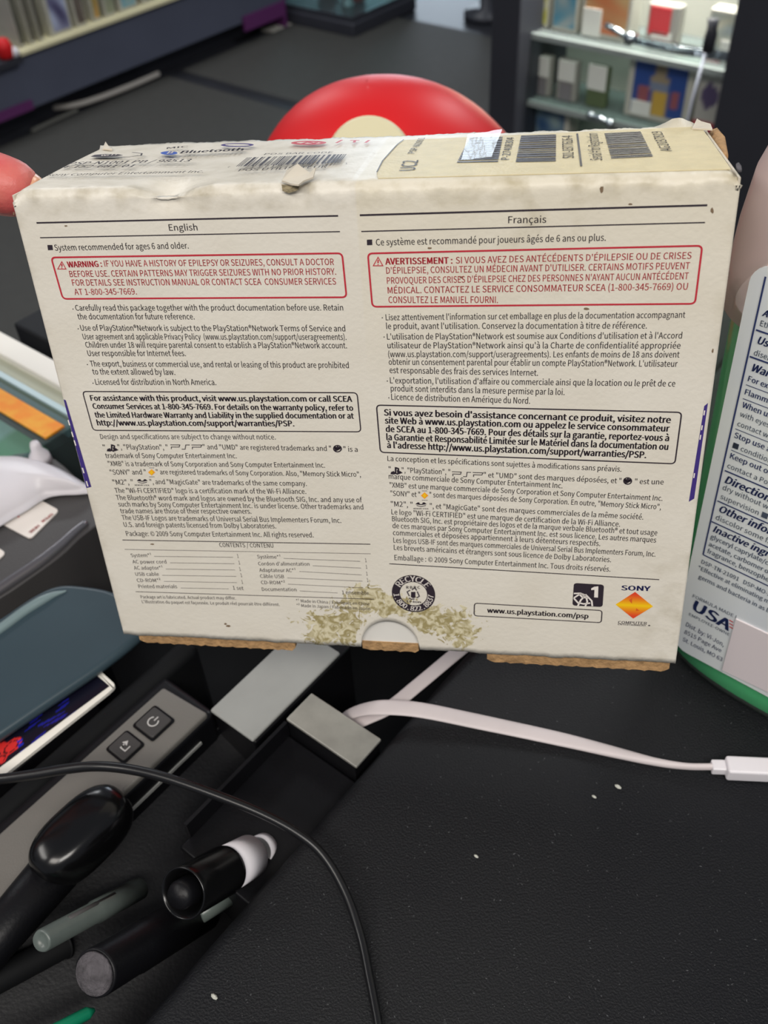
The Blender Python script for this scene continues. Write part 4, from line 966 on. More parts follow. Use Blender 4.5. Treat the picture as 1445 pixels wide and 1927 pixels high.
obj('bottle_lower_shell', *loft(bprof), M['petg'], bt, True)
M['petg2'] = clearmat('hazy_bottle_plastic', srgb(240, 225, 225), srgb(226, 206, 204), .72, .07, .15, .6, 45)
obj('bottle_upper_shell', *loft(bprof2), M['petg2'], bt, True)
gprof = [(.0015, .95, .93), (.006, 1.035, 1.03), (.012, 1.0, 1.0), (.018, .99, .99), (gl - .004, .97, .96), (gl, .96, .95)]
obj('gel', *loft(gprof, .0012), M['gel'], bt, True)
obj('gel_surface_ring', *loft([(gl, .965, .955), (gl + .0012, .96, .95)], .001), mat('gel_edge', srgb(70, 190, 110), .2, trans=.5), bt)
obj('pump_cap', *lathe(bc - dl * .062 * hb + ez * (hb + .0125), ez, [(0, .016), (.018, .016), (.022, .012), (.03, .008), (.05, .008), (.055, 0)], 32), M['white'], bt, True)
M['labelfront'] = mat('front_label', srgb(226, 231, 230), .4, noise=.12, nscale=26, col2=srgb(216, 222, 228))
M['labelback'] = mat('back_label', srgb(222, 196, 192), .5, noise=.12, nscale=30)
lab_top = lt[1]; lab_bot = le[1]
P_ = rrect(.094, lab_top - lab_bot, .006, 6, (le[0] + .047, (lab_top + lab_bot) / 2)); n = len(P_)
P_ = [(a + (lt[0] - le[0]) * (b - lab_bot) / (lab_top - lab_bot), b) for a, b in P_]
V = [LB.w(a, b, .0010) for a, b in P_] + [LB.w(a, b, .0003) for a, b in P_]
obj('front_label', V, [tuple(range(n)), tuple(range(n, 2 * n))[::-1]] + [(i, n + i, n + (i + 1) % n, (i + 1) % n) for i in range(n)], M['labelfront'], bt)
bb_ = bc - nl * (BTH / 2 - .0015)
obj('back_label', [bb_ + dl * x - nl * o_ + ez * z for o_ in (0, .0004) for x, z in ((-.049, .018), (.049, .018), (.049, hb * .86), (-.049, hb * .86))], BF, M['labelback'], bt)
pl_ = [LB.loc(*p) for p in ((1388, 1160), (1560, 1240), (1560, 1350), (1362, 1256))]
V = [LB.w(a, b, .0016) for a, b in pl_] + [LB.w(a, b, .001) for a, b in pl_]
obj('label_overlay', V, [(0, 1, 2, 3), (7, 6, 5, 4), (0, 4, 5, 1), (1, 5, 6, 2), (2, 6, 7, 3), (3, 7, 4, 0)], mat('overlay_label', srgb(228, 218, 220), .4), bt)
bo = .0012; bi = 'label_print'; bg = 'label_small_print'
stroke(bi, LB, [(1444, 517), (1390, 757), (1335, 1000), (1326, 1040)], .0005, off=bo)
xr = LB.loc(1268, 1212)[0] + .088
def brule(x, y, w_):
    a = LB.loc(x, y); stroke(bi, LB, [(a[0], a[1]), (xr, a[1])], w_, off=bo, px=False)
for x, y in ((1426, 617), (1414, 667), (1367, 881.5), (1353, 938.6), (1342, 977.5), (1326, 1040)): brule(x, y, .0005)
for x, y in ((1407, 720), (1401, 746), (1387, 803), (1379, 843)): brule(x, y, .00022)
for s, x, y, c, b, sl_ in (('Active ingredient', 1437, 590, 13, 2, .2), ('Ethyl', 1433, 609, 11, 0, 0), ('Uses', 1427, 642, 15, 2, .2), ('disease', 1421, 664, 11, 0, 0), ('Warnings', 1415, 693, 15, 2, .2), ('For external', 1410, 713, 11, 1, 0),
    ('Flammable', 1404, 738, 11, 1, 0), ('When using', 1399, 762, 11, 1, 0), ('with eyes,', 1395, 779, 10, 0, 0), ('contact with', 1390, 797, 10, 0, 0), ('Stop use and', 1384, 819, 11, 1, 0), ('■ condition', 1381, 838, 10, 0, 0),
    ('Keep out of reach', 1376, 858, 11, 1, 0), ('contact a Poison', 1371, 876, 10, 0, 0), ('Directions ■', 1366, 904, 15, 2, .2), ('dry without wiping', 1362, 917, 10, 0, 0), ('supervision ■ not', 1358, 934, 10, 0, 0),
    ('Other information', 1354, 958, 14, 2, .2), ('discolor some fabrics', 1349, 973, 10, 0, 0), ('Inactive ingredients', 1344, 996, 13, 2, .2)):
    T(bi if b else bg, LB, s, (x, y), None, c, b, off=bo, slant=sl_)
for s, x, y, c in (('glyceryl caprylate/caprate', 1339.4, 1009, 9), ('acetate, carbomer or acryl', 1336, 1023, 9), ('fragrance, benzophenone', 1333, 1036, 9), ('DSP-TN-21091   DSP-MO-20', 1322, 1056, 8), ('*Effective at eliminating more', 1316, 1067, 8), ('germs and bacteria in as little', 1317, 1084, 8)):
    T(bg, LB, s, (x, y), None, c, 1, off=bo, xs=.8)
T(bg, LB, 'FORMULA MADE I', (1306, 1120), (1387, 1160), 6.5, 0, off=bo); T(bi, LB, 'USA', (1304, 1142), (1374, 1184), 21, 2, off=bo)
T(bg, LB, 'EMPLOYEE-OWNE', (1299, 1154), (1375, 1193), 5.5, 0, off=bo); T(bi, LB, 'Dist. by: Vi-Jon,', (1293, 1174), (1364, 1213), 8.5, 0, off=bo)
T(bi, LB, '8515 Page Ave', (1290, 1188), (1359, 1224), 8, 0, off=bo); T(bi, LB, 'St. Louis, MO 63', (1287, 1202), (1361, 1241), 8, 0, off=bo)
for k in range(3): stroke('label_red_stripes', LB, [(1375, 1163 + 6 * k), (1382, 1167 + 6 * k)], .0005, off=bo)

# ================================================================== CABLES
r = thing('white_flat_cable', PZ(1050, 1390, 0), 'flat white charging cable lying across the black counter to the right edge', 'cable')
def ribbon(pts, ws, th, zs):
    P_ = catmull([PZ(x, y, z) for (x, y), z in zip(pts, zs)], 10); m_ = len(P_)
    w2 = np.interp(np.linspace(0, 1, m_), np.linspace(0, 1, len(ws)), ws); t2 = np.interp(np.linspace(0, 1, m_), np.linspace(0, 1, len(th)), th)
    return tube(P_, list(w2 / 2), 14, list(t2 / 2))
M['petgw'] = M['cablewhite']
obj('cable', *ribbon([(622, 1372), (645, 1350), (680, 1336), (720, 1331), (790, 1336), (900, 1358), (1050, 1390), (1150, 1414), (1230, 1433), (1290, 1442), (1345, 1443)], [.0066, .0066, .0066, .0068, .0068, .0066, .0060, .0046, .003, .0022, .0022], [.0016, .0016, .0016, .0016, .0018, .002, .0022, .003, .003, .003, .003], [-.022, -.010, -.001, .004, .0045, .003, .0018, .0018, .002, .0026, .003]), M['cablewhite'], r, True)
def boxalong(p0, p1, w_, t_, bev, name, m_, par, zc2=0):
    P0, P1 = np.array(p0), np.array(p1); d_ = P1 - P0; L_ = np.linalg.norm(d_); d_ /= L_; sd = np.cross(d_, ez); sd /= np.linalg.norm(sd); u_ = np.cross(sd, d_)
    V = [P0 + d_ * a * L_ + sd * b * w_ / 2 + u_ * c * t_ / 2 for a in (0, 1) for b, c in ((-1, -1), (1, -1), (1, 1), (-1, 1))]
    return obj(name, V, [(0, 1, 2, 3), (7, 6, 5, 4), (0, 4, 5, 1), (1, 5, 6, 2), (2, 6, 7, 3), (3, 7, 4, 0)], m_, par, bevel=bev, seg=3)
boxalong(PZ(1338, 1443, .0028), PZ(1369, 1444, .0028), .0042, .0036, .0006, 'strain_relief', M['white'], r)
boxalong(PZ(1365, 1445, .0034), PZ(1520, 1452, .0034), .0068, .0060, .0010, 'plug', M['white'], r)
r2 = thing('white_flat_cable', PZ(780, 1290, -.05), 'second white flat cable strand rising behind the box below the notch', 'cable')
obj('cable', *ribbon([(960, 1140), (900, 1195), (845, 1240), (785, 1290), (735, 1330), (690, 1352), (640, 1372)], [.0058] * 7, [.0016] * 7, [.002, .002, .0015, .001, -.001, -.004, -.008]), mat('white_rubber_dull', srgb(182, 172, 172), .5), r2, True)
pts = [(-420, 1500), (-200, 1480), (-60, 1468), (0, 1466), (60, 1458), (120, 1448), (180, 1442), (240, 1447), (310, 1463), (400, 1494), (490, 1530), (560, 1568), (610, 1612), (650, 1680), (678, 1760), (695, 1840), (712, 1930), (722, 2010), (725, 2200), (700, 2450)]
zz_ = [.012, .012, .012, .014, .016, .018, .02, .02, .02, .019, .017, .014, .010, .006, .003, .002, .0018, .0018, .0018, .0018]
cp = catmull([PZ(x, y, z) for (x, y), z in zip(pts, zz_)], 8)
rad = np.interp(np.linspace(0, 1, len(cp)), [0, .35, .6, .85, 1], [.0019, .00175, .0015, .0013, .0013])
tag(obj('black_cable', *tube(cp, list(rad), 16), M['blackcable'], None, True, loc=cp[40]), 'thin black cable curving from the left edge down over the counter', 'cable')

# ================================================================== DEVICES at left
def uvb(x, y, z): return uv(PZ(x, y, z))
ZS = -.06
# glass topped show case with white frame
gc_ = thing('glass_display_case', UV(.18, .42, ZS), 'glass topped case with white frame and orange strip at left edge', 'display case')
zt_ = 0.0
obj('frame', *ubox(.2085, .2225, .372, .479, ZS, .002), M['framewhite'], gc_, bevel=.001)
obj('beige_panel', *ubox(.1995, .2085, .374, .479, ZS, -.002), M['beige'], gc_)
obj('case_side', *ubox(.06, .1995, .372, .374, ZS, -.001), M['glassy'], gc_)
obj('glass_top', *ubox(.06, .1993, .374, .479, -.0035, -.001), clearmat('case_glass', srgb(235, 245, 242), srgb(190, 210, 210), .06, .025, .25), gc_)
obj('glass_edge', *ubox(.1960, .1993, .374, .479, -.0009, .0006), mat('glass_edge', srgb(176, 200, 205), .3), gc_)
obj('orange_strip', *ubox(.1775, .1895, .3745, .479, -.0009, .0003), M['orange'], gc_)
obj('pane_backing', *ubox(.1905, .196, .376, .479, -.009, -.0045), mat('blue_grey_card', srgb(112, 128, 140), .6), gc_)
def cardfn(s, t):
    k = .5 + .5 * math.sin(8 * s + 2) * math.cos(7 * t + 1)
    c = np.array([112, 150, 150.]) * (1 - k) + np.array([150, 180, 175.]) * k
    if t < .28: c = np.array([60, 135, 85.]) if s > .45 else np.array([120, 60, 78.])
    return tuple(c)
artgrid('goods_under_glass', UV(.06, .375, -.008), UV(.1775, .375, -.008), UV(.1775, .479, -.008), UV(.06, .479, -.008), 24, 24, lambda s, t: cardfn(s, t), gc_)
obj('case_floor', *ubox(.06, .197, .3745, .479, ZS, -.0092), M['blackrough'], gc_)
# dark card terminal (rounded body, stickers)
mz = -.004
out = [uvb(x, y, mz) for x, y in ((-120, 900), (60, 850), (150, 905), (196, 972), (176, 992), (150, 1012), (115, 1045), (60, 1085), (0, 1125), (-120, 1190))]
tm_ = thing('payment_terminal', UV(.11, .33, ZS), 'dark grey rounded device with white stickers, left of the box', 'device')
cc_ = [np.array(p) for p in catmull([np.array(p) for p in out], 5)]
obj('body', *prism([UV(a, b, 0) for a, b in cc_], ZS, mz), M['darkgrey'], tm_, bevel=.006, seg=4)
ed = [PZ(x, y, mz + .0005) for x, y in ((162, 984), (140, 1002), (110, 1030), (70, 1062), (20, 1096), (-60, 1150))]
obj('edge_highlight', *tube(catmull(ed, 5), [.0018 + .0012 * min(1, i / 15) for i in range(26)], 10), mat('highlight_silver', srgb(120, 118, 122), .25, metal=.6), tm_, True)  # silver tube stands in for the highlight on the curved front edge
def sticker(px, lab_, name='sticker'):
    P2 = rpoly(Frame(UV(0, 0, mz), s1, s2), px, .0022); n = len(P2)
    if sum(P2[i][0] * P2[(i + 1) % n][1] - P2[(i + 1) % n][0] * P2[i][1] for i in range(n)) < 0: P2 = P2[::-1]
    V = [UV(a, b, mz + .0007) for a, b in P2] + [UV(a, b, mz + .0001) for a, b in P2]
    o_ = obj(name, V, [tuple(range(n)), tuple(range(n, 2 * n))[::-1]] + [(i, n + i, n + (i + 1) % n, (i + 1) % n) for i in range(n)], M['stickerw'], tm_)
    return o_
sticker([(-60, 960), (0, 905), (68, 938), (112, 962), (58, 1016), (-10, 980)], '')
sticker([(-70, 1000), (-30, 1015), (12, 1042), (-10, 1062), (-80, 1070)], '')
FT = Frame(UV(0, 0, mz), -s1, -s2)
for s, p0, p1, cp_ in (('OPEN', (98, 968), (78, 983), .0021), ('HERE', (72, 990), (54, 1004), .0021)): T('sticker_red_print', FT, s, p0, p1, 0, capm=cp_ * .8, off=.0009, bold=2)
stroke('sticker_red_print', FT, [(40, 958), (34, 968), (36, 976)], .0008, off=.0009); stroke('sticker_red_print', FT, [(34, 966), (46, 960)], .0008, off=.0009)
stroke('sticker_red_print', FT, [(22, 955), (20, 963), (30, 966)], .0008, off=.0009)
# white shell on top of it
wc = PZ(30, 905, .004)
ws_ = thing('white_shell', wc, 'smooth white curved plastic piece resting above the dark grey device', 'plastic piece')
sh = [PZ(x, y, .0) for x, y in ((-140, 880), (-60, 862), (0, 859), (50, 861), (100, 874), (140, 893), (172, 918), (150, 924), (110, 926), (80, 934), (30, 965), (-60, 1005), (-160, 960))]
cen = sum(sh) / len(sh); V, Fc = [], []; shp = catmull(sh + [sh[0]], 5)[:-1]; n = len(shp)
for j, (k_, z_) in enumerate(((1.0, mz + .002), (.985, .0035), (.9, .0075), (.7, .0115), (.4, .0135), (.05, .014))):
    for p_ in shp: q2 = cen + (p_ - cen) * k_; V.append((q2[0], q2[1], z_ - (0.006 if j else 0)))
for j in range(5):
    for i in range(n): Fc.append((j * n + i, j * n + (i + 1) % n, (j + 1) * n + (i + 1) % n, (j + 1) * n + i))
Fc.append(tuple(range(5 * n, 6 * n))); Fc.append(tuple(range(n))[::-1])
obj('shell', V, Fc, M['white'], ws_, True)
nbp = PZ(73, 856, .0)
obj('nub', *lathe(nbp - ez * .004, ez, [(0, .0055), (.004, .005), (.007, .0030), (.010, .0026), (.012, .002), (.0125, 0)], 20), M['white'], ws_, True)
# slate teal case
tz = .004
tp_ = [(-330, 1440), (-80, 1210), (0, 1160), (60, 1120), (105, 1100), (150, 1099), (215, 1112), (262, 1150), (278, 1172), (258, 1200), (186, 1256), (88, 1322), (0, 1382), (-80, 1436), (-330, 1640)]
te = thing('teal_case', UV(.09, .265, ZS), 'slate teal rounded case with a highlight modelled along its rim, lying left of the box', 'case')
cc_ = catmull([PZ(x, y, tz) for x, y in tp_], 4)
obj('shell', *prism(cc_, -.0015, tz), M['teal'], te, bevel=.0026, seg=4)
obj('foot', *prism([UV(a, b, 0) for a, b in ((.03, .25), (.11, .25), (.11, .28), (.03, .28))], ZS, -.0016), M['black'], te)
obj('rim_highlight', *tube(catmull([PZ(x, y, tz + .0003) for x, y in ((-80, 1236), (0, 1184), (50, 1148), (95, 1122), (125, 1112))], 6), [.0022 * min(1, (24 - i) / 10 + .15) for i in range(25)], 10), mat('rim_highlight', srgb(120, 138, 140), .3), te, True)  # paler tube stands in for the highlight along the rim
# dark picture card with white border
kz = -.002; cd = [PZ(x, y, kz) for x, y in ((188, 1262), (217, 1288), (-40, 1495), (-75, 1465))]
ca = thing('picture_card', cd[1], 'dark picture card with white border sticking out below the teal case', 'card')
FK = Frame(UV(0, 0, kz), s1, s2)
P2 = rpoly(FK, [(120, 1200), (188, 1262), (218, 1289), (208, 1300), (-60, 1512), (-200, 1440)][1:5] + [(-160, 1440)], .0018); n = len(P2)
if sum(P2[i][0] * P2[(i + 1) % n][1] - P2[(i + 1) % n][0] * P2[i][1] for i in range(n)) < 0: P2 = P2[::-1]
V = [UV(a, b, kz) for a, b in P2] + [UV(a, b, kz - .0015) for a, b in P2]
obj('card_body', V, [tuple(range(n)), tuple(range(n, 2 * n))[::-1]] + [(i, n + i, n + (i + 1) % n, (i + 1) % n) for i in range(n)], M['framewhite'], ca)
def pic(s, t):
    # s: towards the left frame edge, t: across
    c = np.array([8, 8, 26.])
    k = math.sin(23 * s + 3 * math.sin(9 * t)) * math.cos(17 * t + 5 * s)
    if .25 < s < .62 and k > .45: c = np.array([22, 24, 130.])
    if s > .62:
        d1 = ((s - .70) / .075) ** 2 + ((t - .62) / .22) ** 2; d2 = ((s - .79) / .06) ** 2 + ((t - .80) / .16) ** 2; d3 = ((s - .78) / .05) ** 2 + ((t - .40) / .14) ** 2
        if min(d1, d2, d3) < 1: c = np.array([205, 42, 40.])
        if abs(d1 - .45) < .10 or abs(d2 - .5) < .1: c = np.array([30, 6, 10.])
        if .62 < s < .66 and t > .55 and k > -.2: c = np.array([24, 40, 170.])
    return tuple(c)
artgrid('card_picture', PZ(181, 1270, kz + .0002), PZ(-60, 1420, kz + .0002), PZ(-60, 1488, kz + .0002), PZ(206, 1291, kz + .0002), 130, 26, lambda s, t: pic(s * 1.0, t), ca)
obj('card_rest', *prism([UV(a, b, 0) for a, b in ((.02, .229), (.09, .229), (.09, .238), (.02, .238))], ZS, kz - .0016), M['black'], ca)
# label printer: black body, taupe control strip, two keys
pz = -.004
pr = thing('label_printer', UV(.07, .21, ZS), 'black printer with taupe strip and two keys below the box left corner', 'printer')
cp4 = [uvb(x, y, pz) for x, y in ((305, 1288), (392, 1344))]
u_end = (cp4[0][0] + cp4[1][0]) / 2; v_hi = cp4[0][1]; v_lo = cp4[1][1]
obj('body', *ubox(-.02, u_end + .004, v_lo, .2275, ZS, pz - .0015), M['black'], pr, bevel=.003, seg=3)
obj('housing', *ubox(-.02, u_end + .022, v_hi + .002, .2265, ZS, -.0035), M['blackrough'], pr, bevel=.004, seg=3)
strip = obj('control_strip', *prism([UV(a, b, 0) for a, b in ((-.02, v_lo + .0008), (u_end + .001, v_lo + .0008), (u_end - .001, v_hi - .001), (-.02, v_hi - .001))], pz - .004, pz), M['taupe'], pr, bevel=.0012)
for k, cs in enumerate((((290, 1333), (330, 1356), (288, 1392), (250, 1366)), ((235, 1378), (270, 1402), (236, 1434), (203, 1412)))):
    FP = Frame(UV(0, 0, pz), s1, s2); ctr = sum(np.array(FP.loc(*c)) for c in cs) / 4
    sz = .0100 if k == 0 else .0090
    well = obj('key_well', *prism([FP.w(*p) for p in rrect(sz * 1.18, sz * 1.18, .0012, 4, ctr)], pz - .001, pz + .0004), M['glossblack'], pr)
    key = obj('key', *prism([FP.w(*p) for p in rrect(sz, sz, .001, 4, ctr)], pz, pz + .0012), M['button'], pr, bevel=.0004)
    FQ = Frame(UV(0, 0, pz), -s2, s1)
    c2 = (np.array(FQ.loc(*[sum(c[i] for c in cs) / 4 for i in (0, 1)])))
    if k == 0:
        stroke('key_icons', FQ, [c2 + .0020 * np.array((math.cos(a_), math.sin(a_))) for a_ in np.radians(np.arange(130, 411, 20))], .0005, off=.0014, px=False)
        stroke('key_icons', FQ, [c2 + np.array((0, .0005)), c2 + np.array((0, .0026))], .0005, off=.0014, px=False)
    else:
        stroke('key_icons', FQ, [c2 + np.array(p) for p in ((.0020, .001), (.0020, -.0015), (-.0005, -.0015), (-.0005, -.0003))][::1], .0005, off=.0014, px=False)
        quad('key_icons', FQ, [c2 + np.array(p) for p in ((-.0005, .0022), (-.0018, .0004), (.0008, .0004))], .0014, px=False)
        stroke('key_icons', FQ, [c2 + np.array(p) for p in ((-.0005, -.001), (-.0005, .0008))], .0005, off=.0014, px=False)
obj('paper_slot', *ubox(-.02, u_end - .006, v_lo - .0005, v_lo + .0003, pz - .012, pz - .0105), M['paleplastic'], pr)
# pale slab behind: grey top
gz_ = -.006
a_, b_ = uvb(395, 1332, gz_), uvb(475, 1397, gz_)
gs = thing('grey_adapter', UV(.14, .183, ZS), 'pale grey flat topped block between the printer and the silver block', 'device')
sx = (a_[0] + b_[0]) / 2
obj('body', *ubox(sx + .0005, .172, b_[1], a_[1], ZS, gz_ - .002), M['black'], gs, bevel=.001)
obj('pale_top', *ubox(sx, .166, b_[1] + .0005, a_[1] - .0005, gz_ - .002, gz_), M['paleplastic'], gs, bevel=.0008)
# silver faced block
m4 = [uvb(x, y, 0) for x, y in ((590, 1300), (722, 1400), (672, 1455), (540, 1350))]
um0, um1 = (m4[2][0] + m4[3][0]) / 2, (m4[0][0] + m4[1][0]) / 2; vm0, vm1 = .1285, (m4[0][1] + m4[3][1]) / 2
sb = thing('silver_block', UV((um0 + um1) / 2, (vm0 + vm1) / 2, ZS), 'black block with a shiny silver end plate beside the counter edge', 'device')
obj('body', *ubox(.07, um0 + .0002, vm0, vm1, ZS, -.010), M['black'], sb, bevel=.001)
obj('upper_rim', *ubox(.075, um0 + .0002, vm1 - .0008, vm1 + .0006, -.010, -.0015), M['black'], sb)
obj('silver_plate', *ubox(um0 + .0006, um1, vm0, vm1, -.0016, 0), M['silver'], sb, bevel=.0004)
obj('plate_block', *ubox(um0 + .0006, um1 - .0006, vm0 + .0006, vm1 - .0006, ZS, -.0016), M['black'], sb)
# glossy rounded scanner head
gp0 = PZ(150, 1575, .0)
sh_ = thing('handheld_scanner', gp0 - ez * .06, 'glossy black rounded device resting below the printer strip', 'device')
V, Fc = [], []; cN = PZ(155, 1572, .004); e1 = s1 * .0185; e2 = s2 * -.0105
for j in range(17):
    ph = -math.pi / 2 + math.pi * j / 16
    for i in range(40):
        th = 2 * math.pi * i / 40; k_ = abs(math.cos(ph)) ** .6; sg = lambda c, p_=.75: abs(c) ** p_ * (1 if c >= 0 else -1)
        V.append(cN + e1 * k_ * sg(math.cos(th)) + e2 * k_ * sg(math.sin(th)) + ez * .010 * sg(math.sin(ph), .7))
for j in range(16):
    for i in range(40): Fc.append((j * 40 + i, j * 40 + (i + 1) % 40, (j + 1) * 40 + (i + 1) % 40, (j + 1) * 40 + i))
obj('head', V, Fc, M['glossblack'], sh_, True)
obj('grip', *tube([cN - s1 * .012 - ez * .004, cN - s1 * .04 - ez * .010, cN - s1 * .075 - ez * .018], [.0085, .0075, .0085], 20), M['black'], sh_, True)
# long black handle lying in the trough
tr = thing('black_tray', UV(.05, .17, ZS), 'long black tray lip running behind the markers beside the printer', 'tray')
obj('lip', *ubox(-.06, .12, .1905, .1935, ZS, -.018), M['black'], tr, bevel=.001)
obj('inner_slope', [UV(u_, v_, z_) for u_ in (-.06, .12) for v_, z_ in ((.1905, -.022), (.1905, -.024), (.132, -.052), (.132, -.050))], [(0, 1, 2, 3), (7, 6, 5, 4), (0, 4, 5, 1), (1, 5, 6, 2), (2, 6, 7, 3), (3, 7, 4, 0)], M['black'], tr)
# ---- markers in the trough
def ax3(p0, z0, p1, z1): a_ = PZ(*p0, z0); b_ = PZ(*p1, z1); return a_, (b_ - a_) / np.linalg.norm(b_ - a_), np.linalg.norm(b_ - a_)
o_, d_, L_ = ax3((343, 1682), .020, (505, 1592), -.014)
mk = thing('white_label_marker', o_, 'thick black marker with a white band lying in the trough', 'marker')
R_ = .0080
obj('cap', *lathe(o_, d_, [(.010, R_ * .55), (.0025, R_ * .72), (.0003, R_ * .92), (0, R_ * .98), (.0006, R_), (.003, R_ * .98), (.022, R_ * .99), (.0235, R_ * .97)], 40), M['glossblack'], mk, True)
obj('cap_knob', *lathe(o_ - d_ * .003, d_, [(0, 0), (.0004, R_ * .45), (.002, R_ * .55), (.014, R_ * .56)], 32), M['black'], mk, True)
obj('white_band', *lathe(o_, d_, [(.0236, R_ * .93), (.038, R_ * .90)], 40), M['white'], mk, True)
obj('barrel_end', *lathe(o_, d_, [(.0381, R_ * .90), (.040, R_ * .62), (.052, R_ * .56), (.0525, 0)], 40), M['glossblack'], mk, True)
obj('white_patch', *lathe(o_ + s1 * 0, d_, [(.0440, R_ * .66), (.0480, R_ * .65)], 24), M['white'], mk, True)
o_, d_, L_ = ax3((76, 1772), .010, (262, 1672), -.022)
mk = thing('translucent_pen', o_, 'grey translucent pen barrel lying left of the white band marker', 'pen')
R_ = .0035
obj('barrel', *lathe(o_, d_, [(.0015, 0), (.0015, R_ * .6), (0, R_ * .85), (.001, R_), (.024, R_), (.0245, R_ * 1.1), (L_, R_ * 1.1), (L_, 0)], 28), M['clearmark'], mk, True)
obj('clip', *boxv if False else tube([o_ + d_ * .014 + ez * .0042, o_ + d_ * .036 + ez * .0042], .0009, 8), M['darkgrey'], mk, True)
o_, d_, L_ = ax3((178, 1832), .012, (380, 1712), -.030)
mk = thing('black_marker', o_, 'fat black marker with a dusty grey flat end, lowest in the trough', 'marker')
R_ = .0072
obj('barrel', *lathe(o_, d_, [(.0002, R_ * .9), (.0, R_ * .97), (.001, R_), (.018, R_), (.019, R_ * 1.04), (L_, R_ * 1.04), (L_, 0)], 40), M['black'], mk, True)
obj('dusty_end', *lathe(o_ - d_ * .0008, d_, [(0, 0), (0, R_ * .86), (.0012, R_ * .9)], 40), M['greydisc'], mk, True)
o_, d_, L_ = ax3((-40, 1862), -.012, (120, 1778), -.026)
mk = thing('dark_pen', o_, 'dull dark pen at the lower left corner under the translucent pen', 'pen')
obj('barrel', *lathe(o_, d_, [(0, .002), (.003, .0045), (.03, .0045), (.031, .0050), (L_, .005), (L_, 0)], 24), M['blackrough'], mk, True)
obj('tip', *lathe(o_ - d_ * .008, d_, [(0, 0), (.002, .001), (.0079, .0019)], 16), M['darkgrey'], mk, True)
o_, d_, L_ = ax3((110, 1935), -.012, (178, 1900), -.016)
mk = thing('green_pen', o_ - d_ * .02, 'bright green pen end showing at the bottom left', 'pen')
obj('barrel', *lathe(o_ - d_ * .04, d_, [(0, 0), (.001, .002), (.04 + L_ * .8, .002), (.04 + L_, .0006)], 16), M['green'], mk, True)
o_, d_, L_ = ax3((372, 1722), -.020, (440, 1680), -.024)
mk = thing('clear_cap', o_, 'small grey clear cap below the white band marker', 'cap')
obj('cap', *lathe(o_, d_, [(0, .0028), (.0005, .0034), (L_, .0034), (L_, 0)], 20), M['clearmark'], mk, True)

# ---- crumbs and dust on the counter top
def crumb(x, y, r_, lab_):
    p_ = PZ(x, y, r_ * .5); V, Fc = lathe(p_ - ez * r_ * .5, (0, 0, 1), [(0, r_ * .6), (r_ * .4, r_), (r_ * .9, r_ * .5), (r_, 0)], 7, (1, .55)); tag(obj('crumb', V, Fc, M['dust'], None, loc=p_), lab_, 'crumb')
crumb(1163, 1480, .0013, 'pale crumb on the counter below the white cable, larger one'); crumb(1118, 1499, .0009, 'small pale crumb left of the larger crumb on the counter'); crumb(403, 1875, .0013, 'pale crumb near the counter edge at the bottom left'); crumb(896, 1611, .0009, 'tiny pale crumb in the middle of the black counter')
V, Fc = [], []; r5 = np.random.default_rng(5)
for k in range(900):
    x, y = r5.uniform(400, 1445), r5.uniform(1260, 1927); p_ = PZ(x, y, .0001); a_, b_ = uv(p_)
    if b_ > .122: continue
    s_ = abs(r5.normal(.00004, .00006)) + .00004; th = r5.uniform(0, 6.3); el = r5.uniform(1, 3.2)
    e1 = np.array([math.cos(th), math.sin(th), 0]) * s_ * el; e2 = np.array([-math.sin(th), math.cos(th), 0]) * s_; n0 = len(V)
    V += [p_ - e1, p_ - e2, p_ + e1, p_ + e2, p_ + ez * s_ * .8]; Fc += [(n0, n0 + 1, n0 + 4), (n0 + 1, n0 + 2, n0 + 4), (n0 + 2, n0 + 3, n0 + 4), (n0 + 3, n0, n0 + 4)]
tag(obj('dust_specks', V, Fc, mat('dust_grey', srgb(84, 86, 88), .9), None, loc=PZ(1000, 1600, 0)), 'fine pale dust specks scattered over the black counter top', 'dust', kind='stuff')

# ================================================================== HAND
hn = thing('hand', (-.27, .24, .10), 'person\'s hand reaching in from the left, a finger pressing on the box side', 'hand')
def skin_mesh(name, nodes, edges, m_, parent, sub=2):
    me = bpy.data.meshes.new(name); Mi = np.array(MW[parent.name].inverted()); P_ = np.array([n_[0] for n_ in nodes]) @ Mi[:3, :3].T + Mi[:3, 3]
    me.from_pydata(P_.tolist(), edges, []); o_ = bpy.data.objects.new(name, me); COL.objects.link(o_); o_.parent = parent; MW[o_.name] = MW[parent.name]
    sk = o_.modifiers.new('skin', 'SKIN'); sk.use_smooth_shade = True
    for v_, n_ in zip(me.skin_vertices[0].data, nodes): v_.radius = (n_[1], n_[1] * (n_[2] if len(n_) > 2 else 1))
    me.skin_vertices[0].data[0].use_root = True
    s_ = o_.modifiers.new('sub', 'SUBSURF'); s_.levels = sub; s_.render_levels = sub
    me.materials.append(m_); return o_
tipc = bl(-BW / 2 - .0005, BH / 2 - .006, .026)
nodes = [((-.245, .262, .125), .024), ((-.275, .240, .098), .024), ((-.330, .200, .060), .027), ((-.215, .284, .148), .020)]
edges = [(0, 1), (1, 2), (0, 3)]
def chain(start, pts, rs):
    prev = start
    for p_, r_ in zip(pts, rs):
        nodes.append((p_, r_)); edges.append((prev, len(nodes) - 1)); prev = len(nodes) - 1
D_ = np.array([.0, .0, .0])
chain(3, [(-.200, .286, .176), (-.165, .279, .190), (-.132, .2705, .1905), tuple(tipc + np.array([-.014, .0015, .0012])), tuple(tipc + np.array([-.0055, .0005, -.001]))], [.0115, .0102, .0098, .0092, .0068])
chain(3, [(-.196, .302, .158), (-.168, .318, .165), (-.150, .334, .150), (-.152, .342, .130)], [.0115, .0098, .0090, .0075])
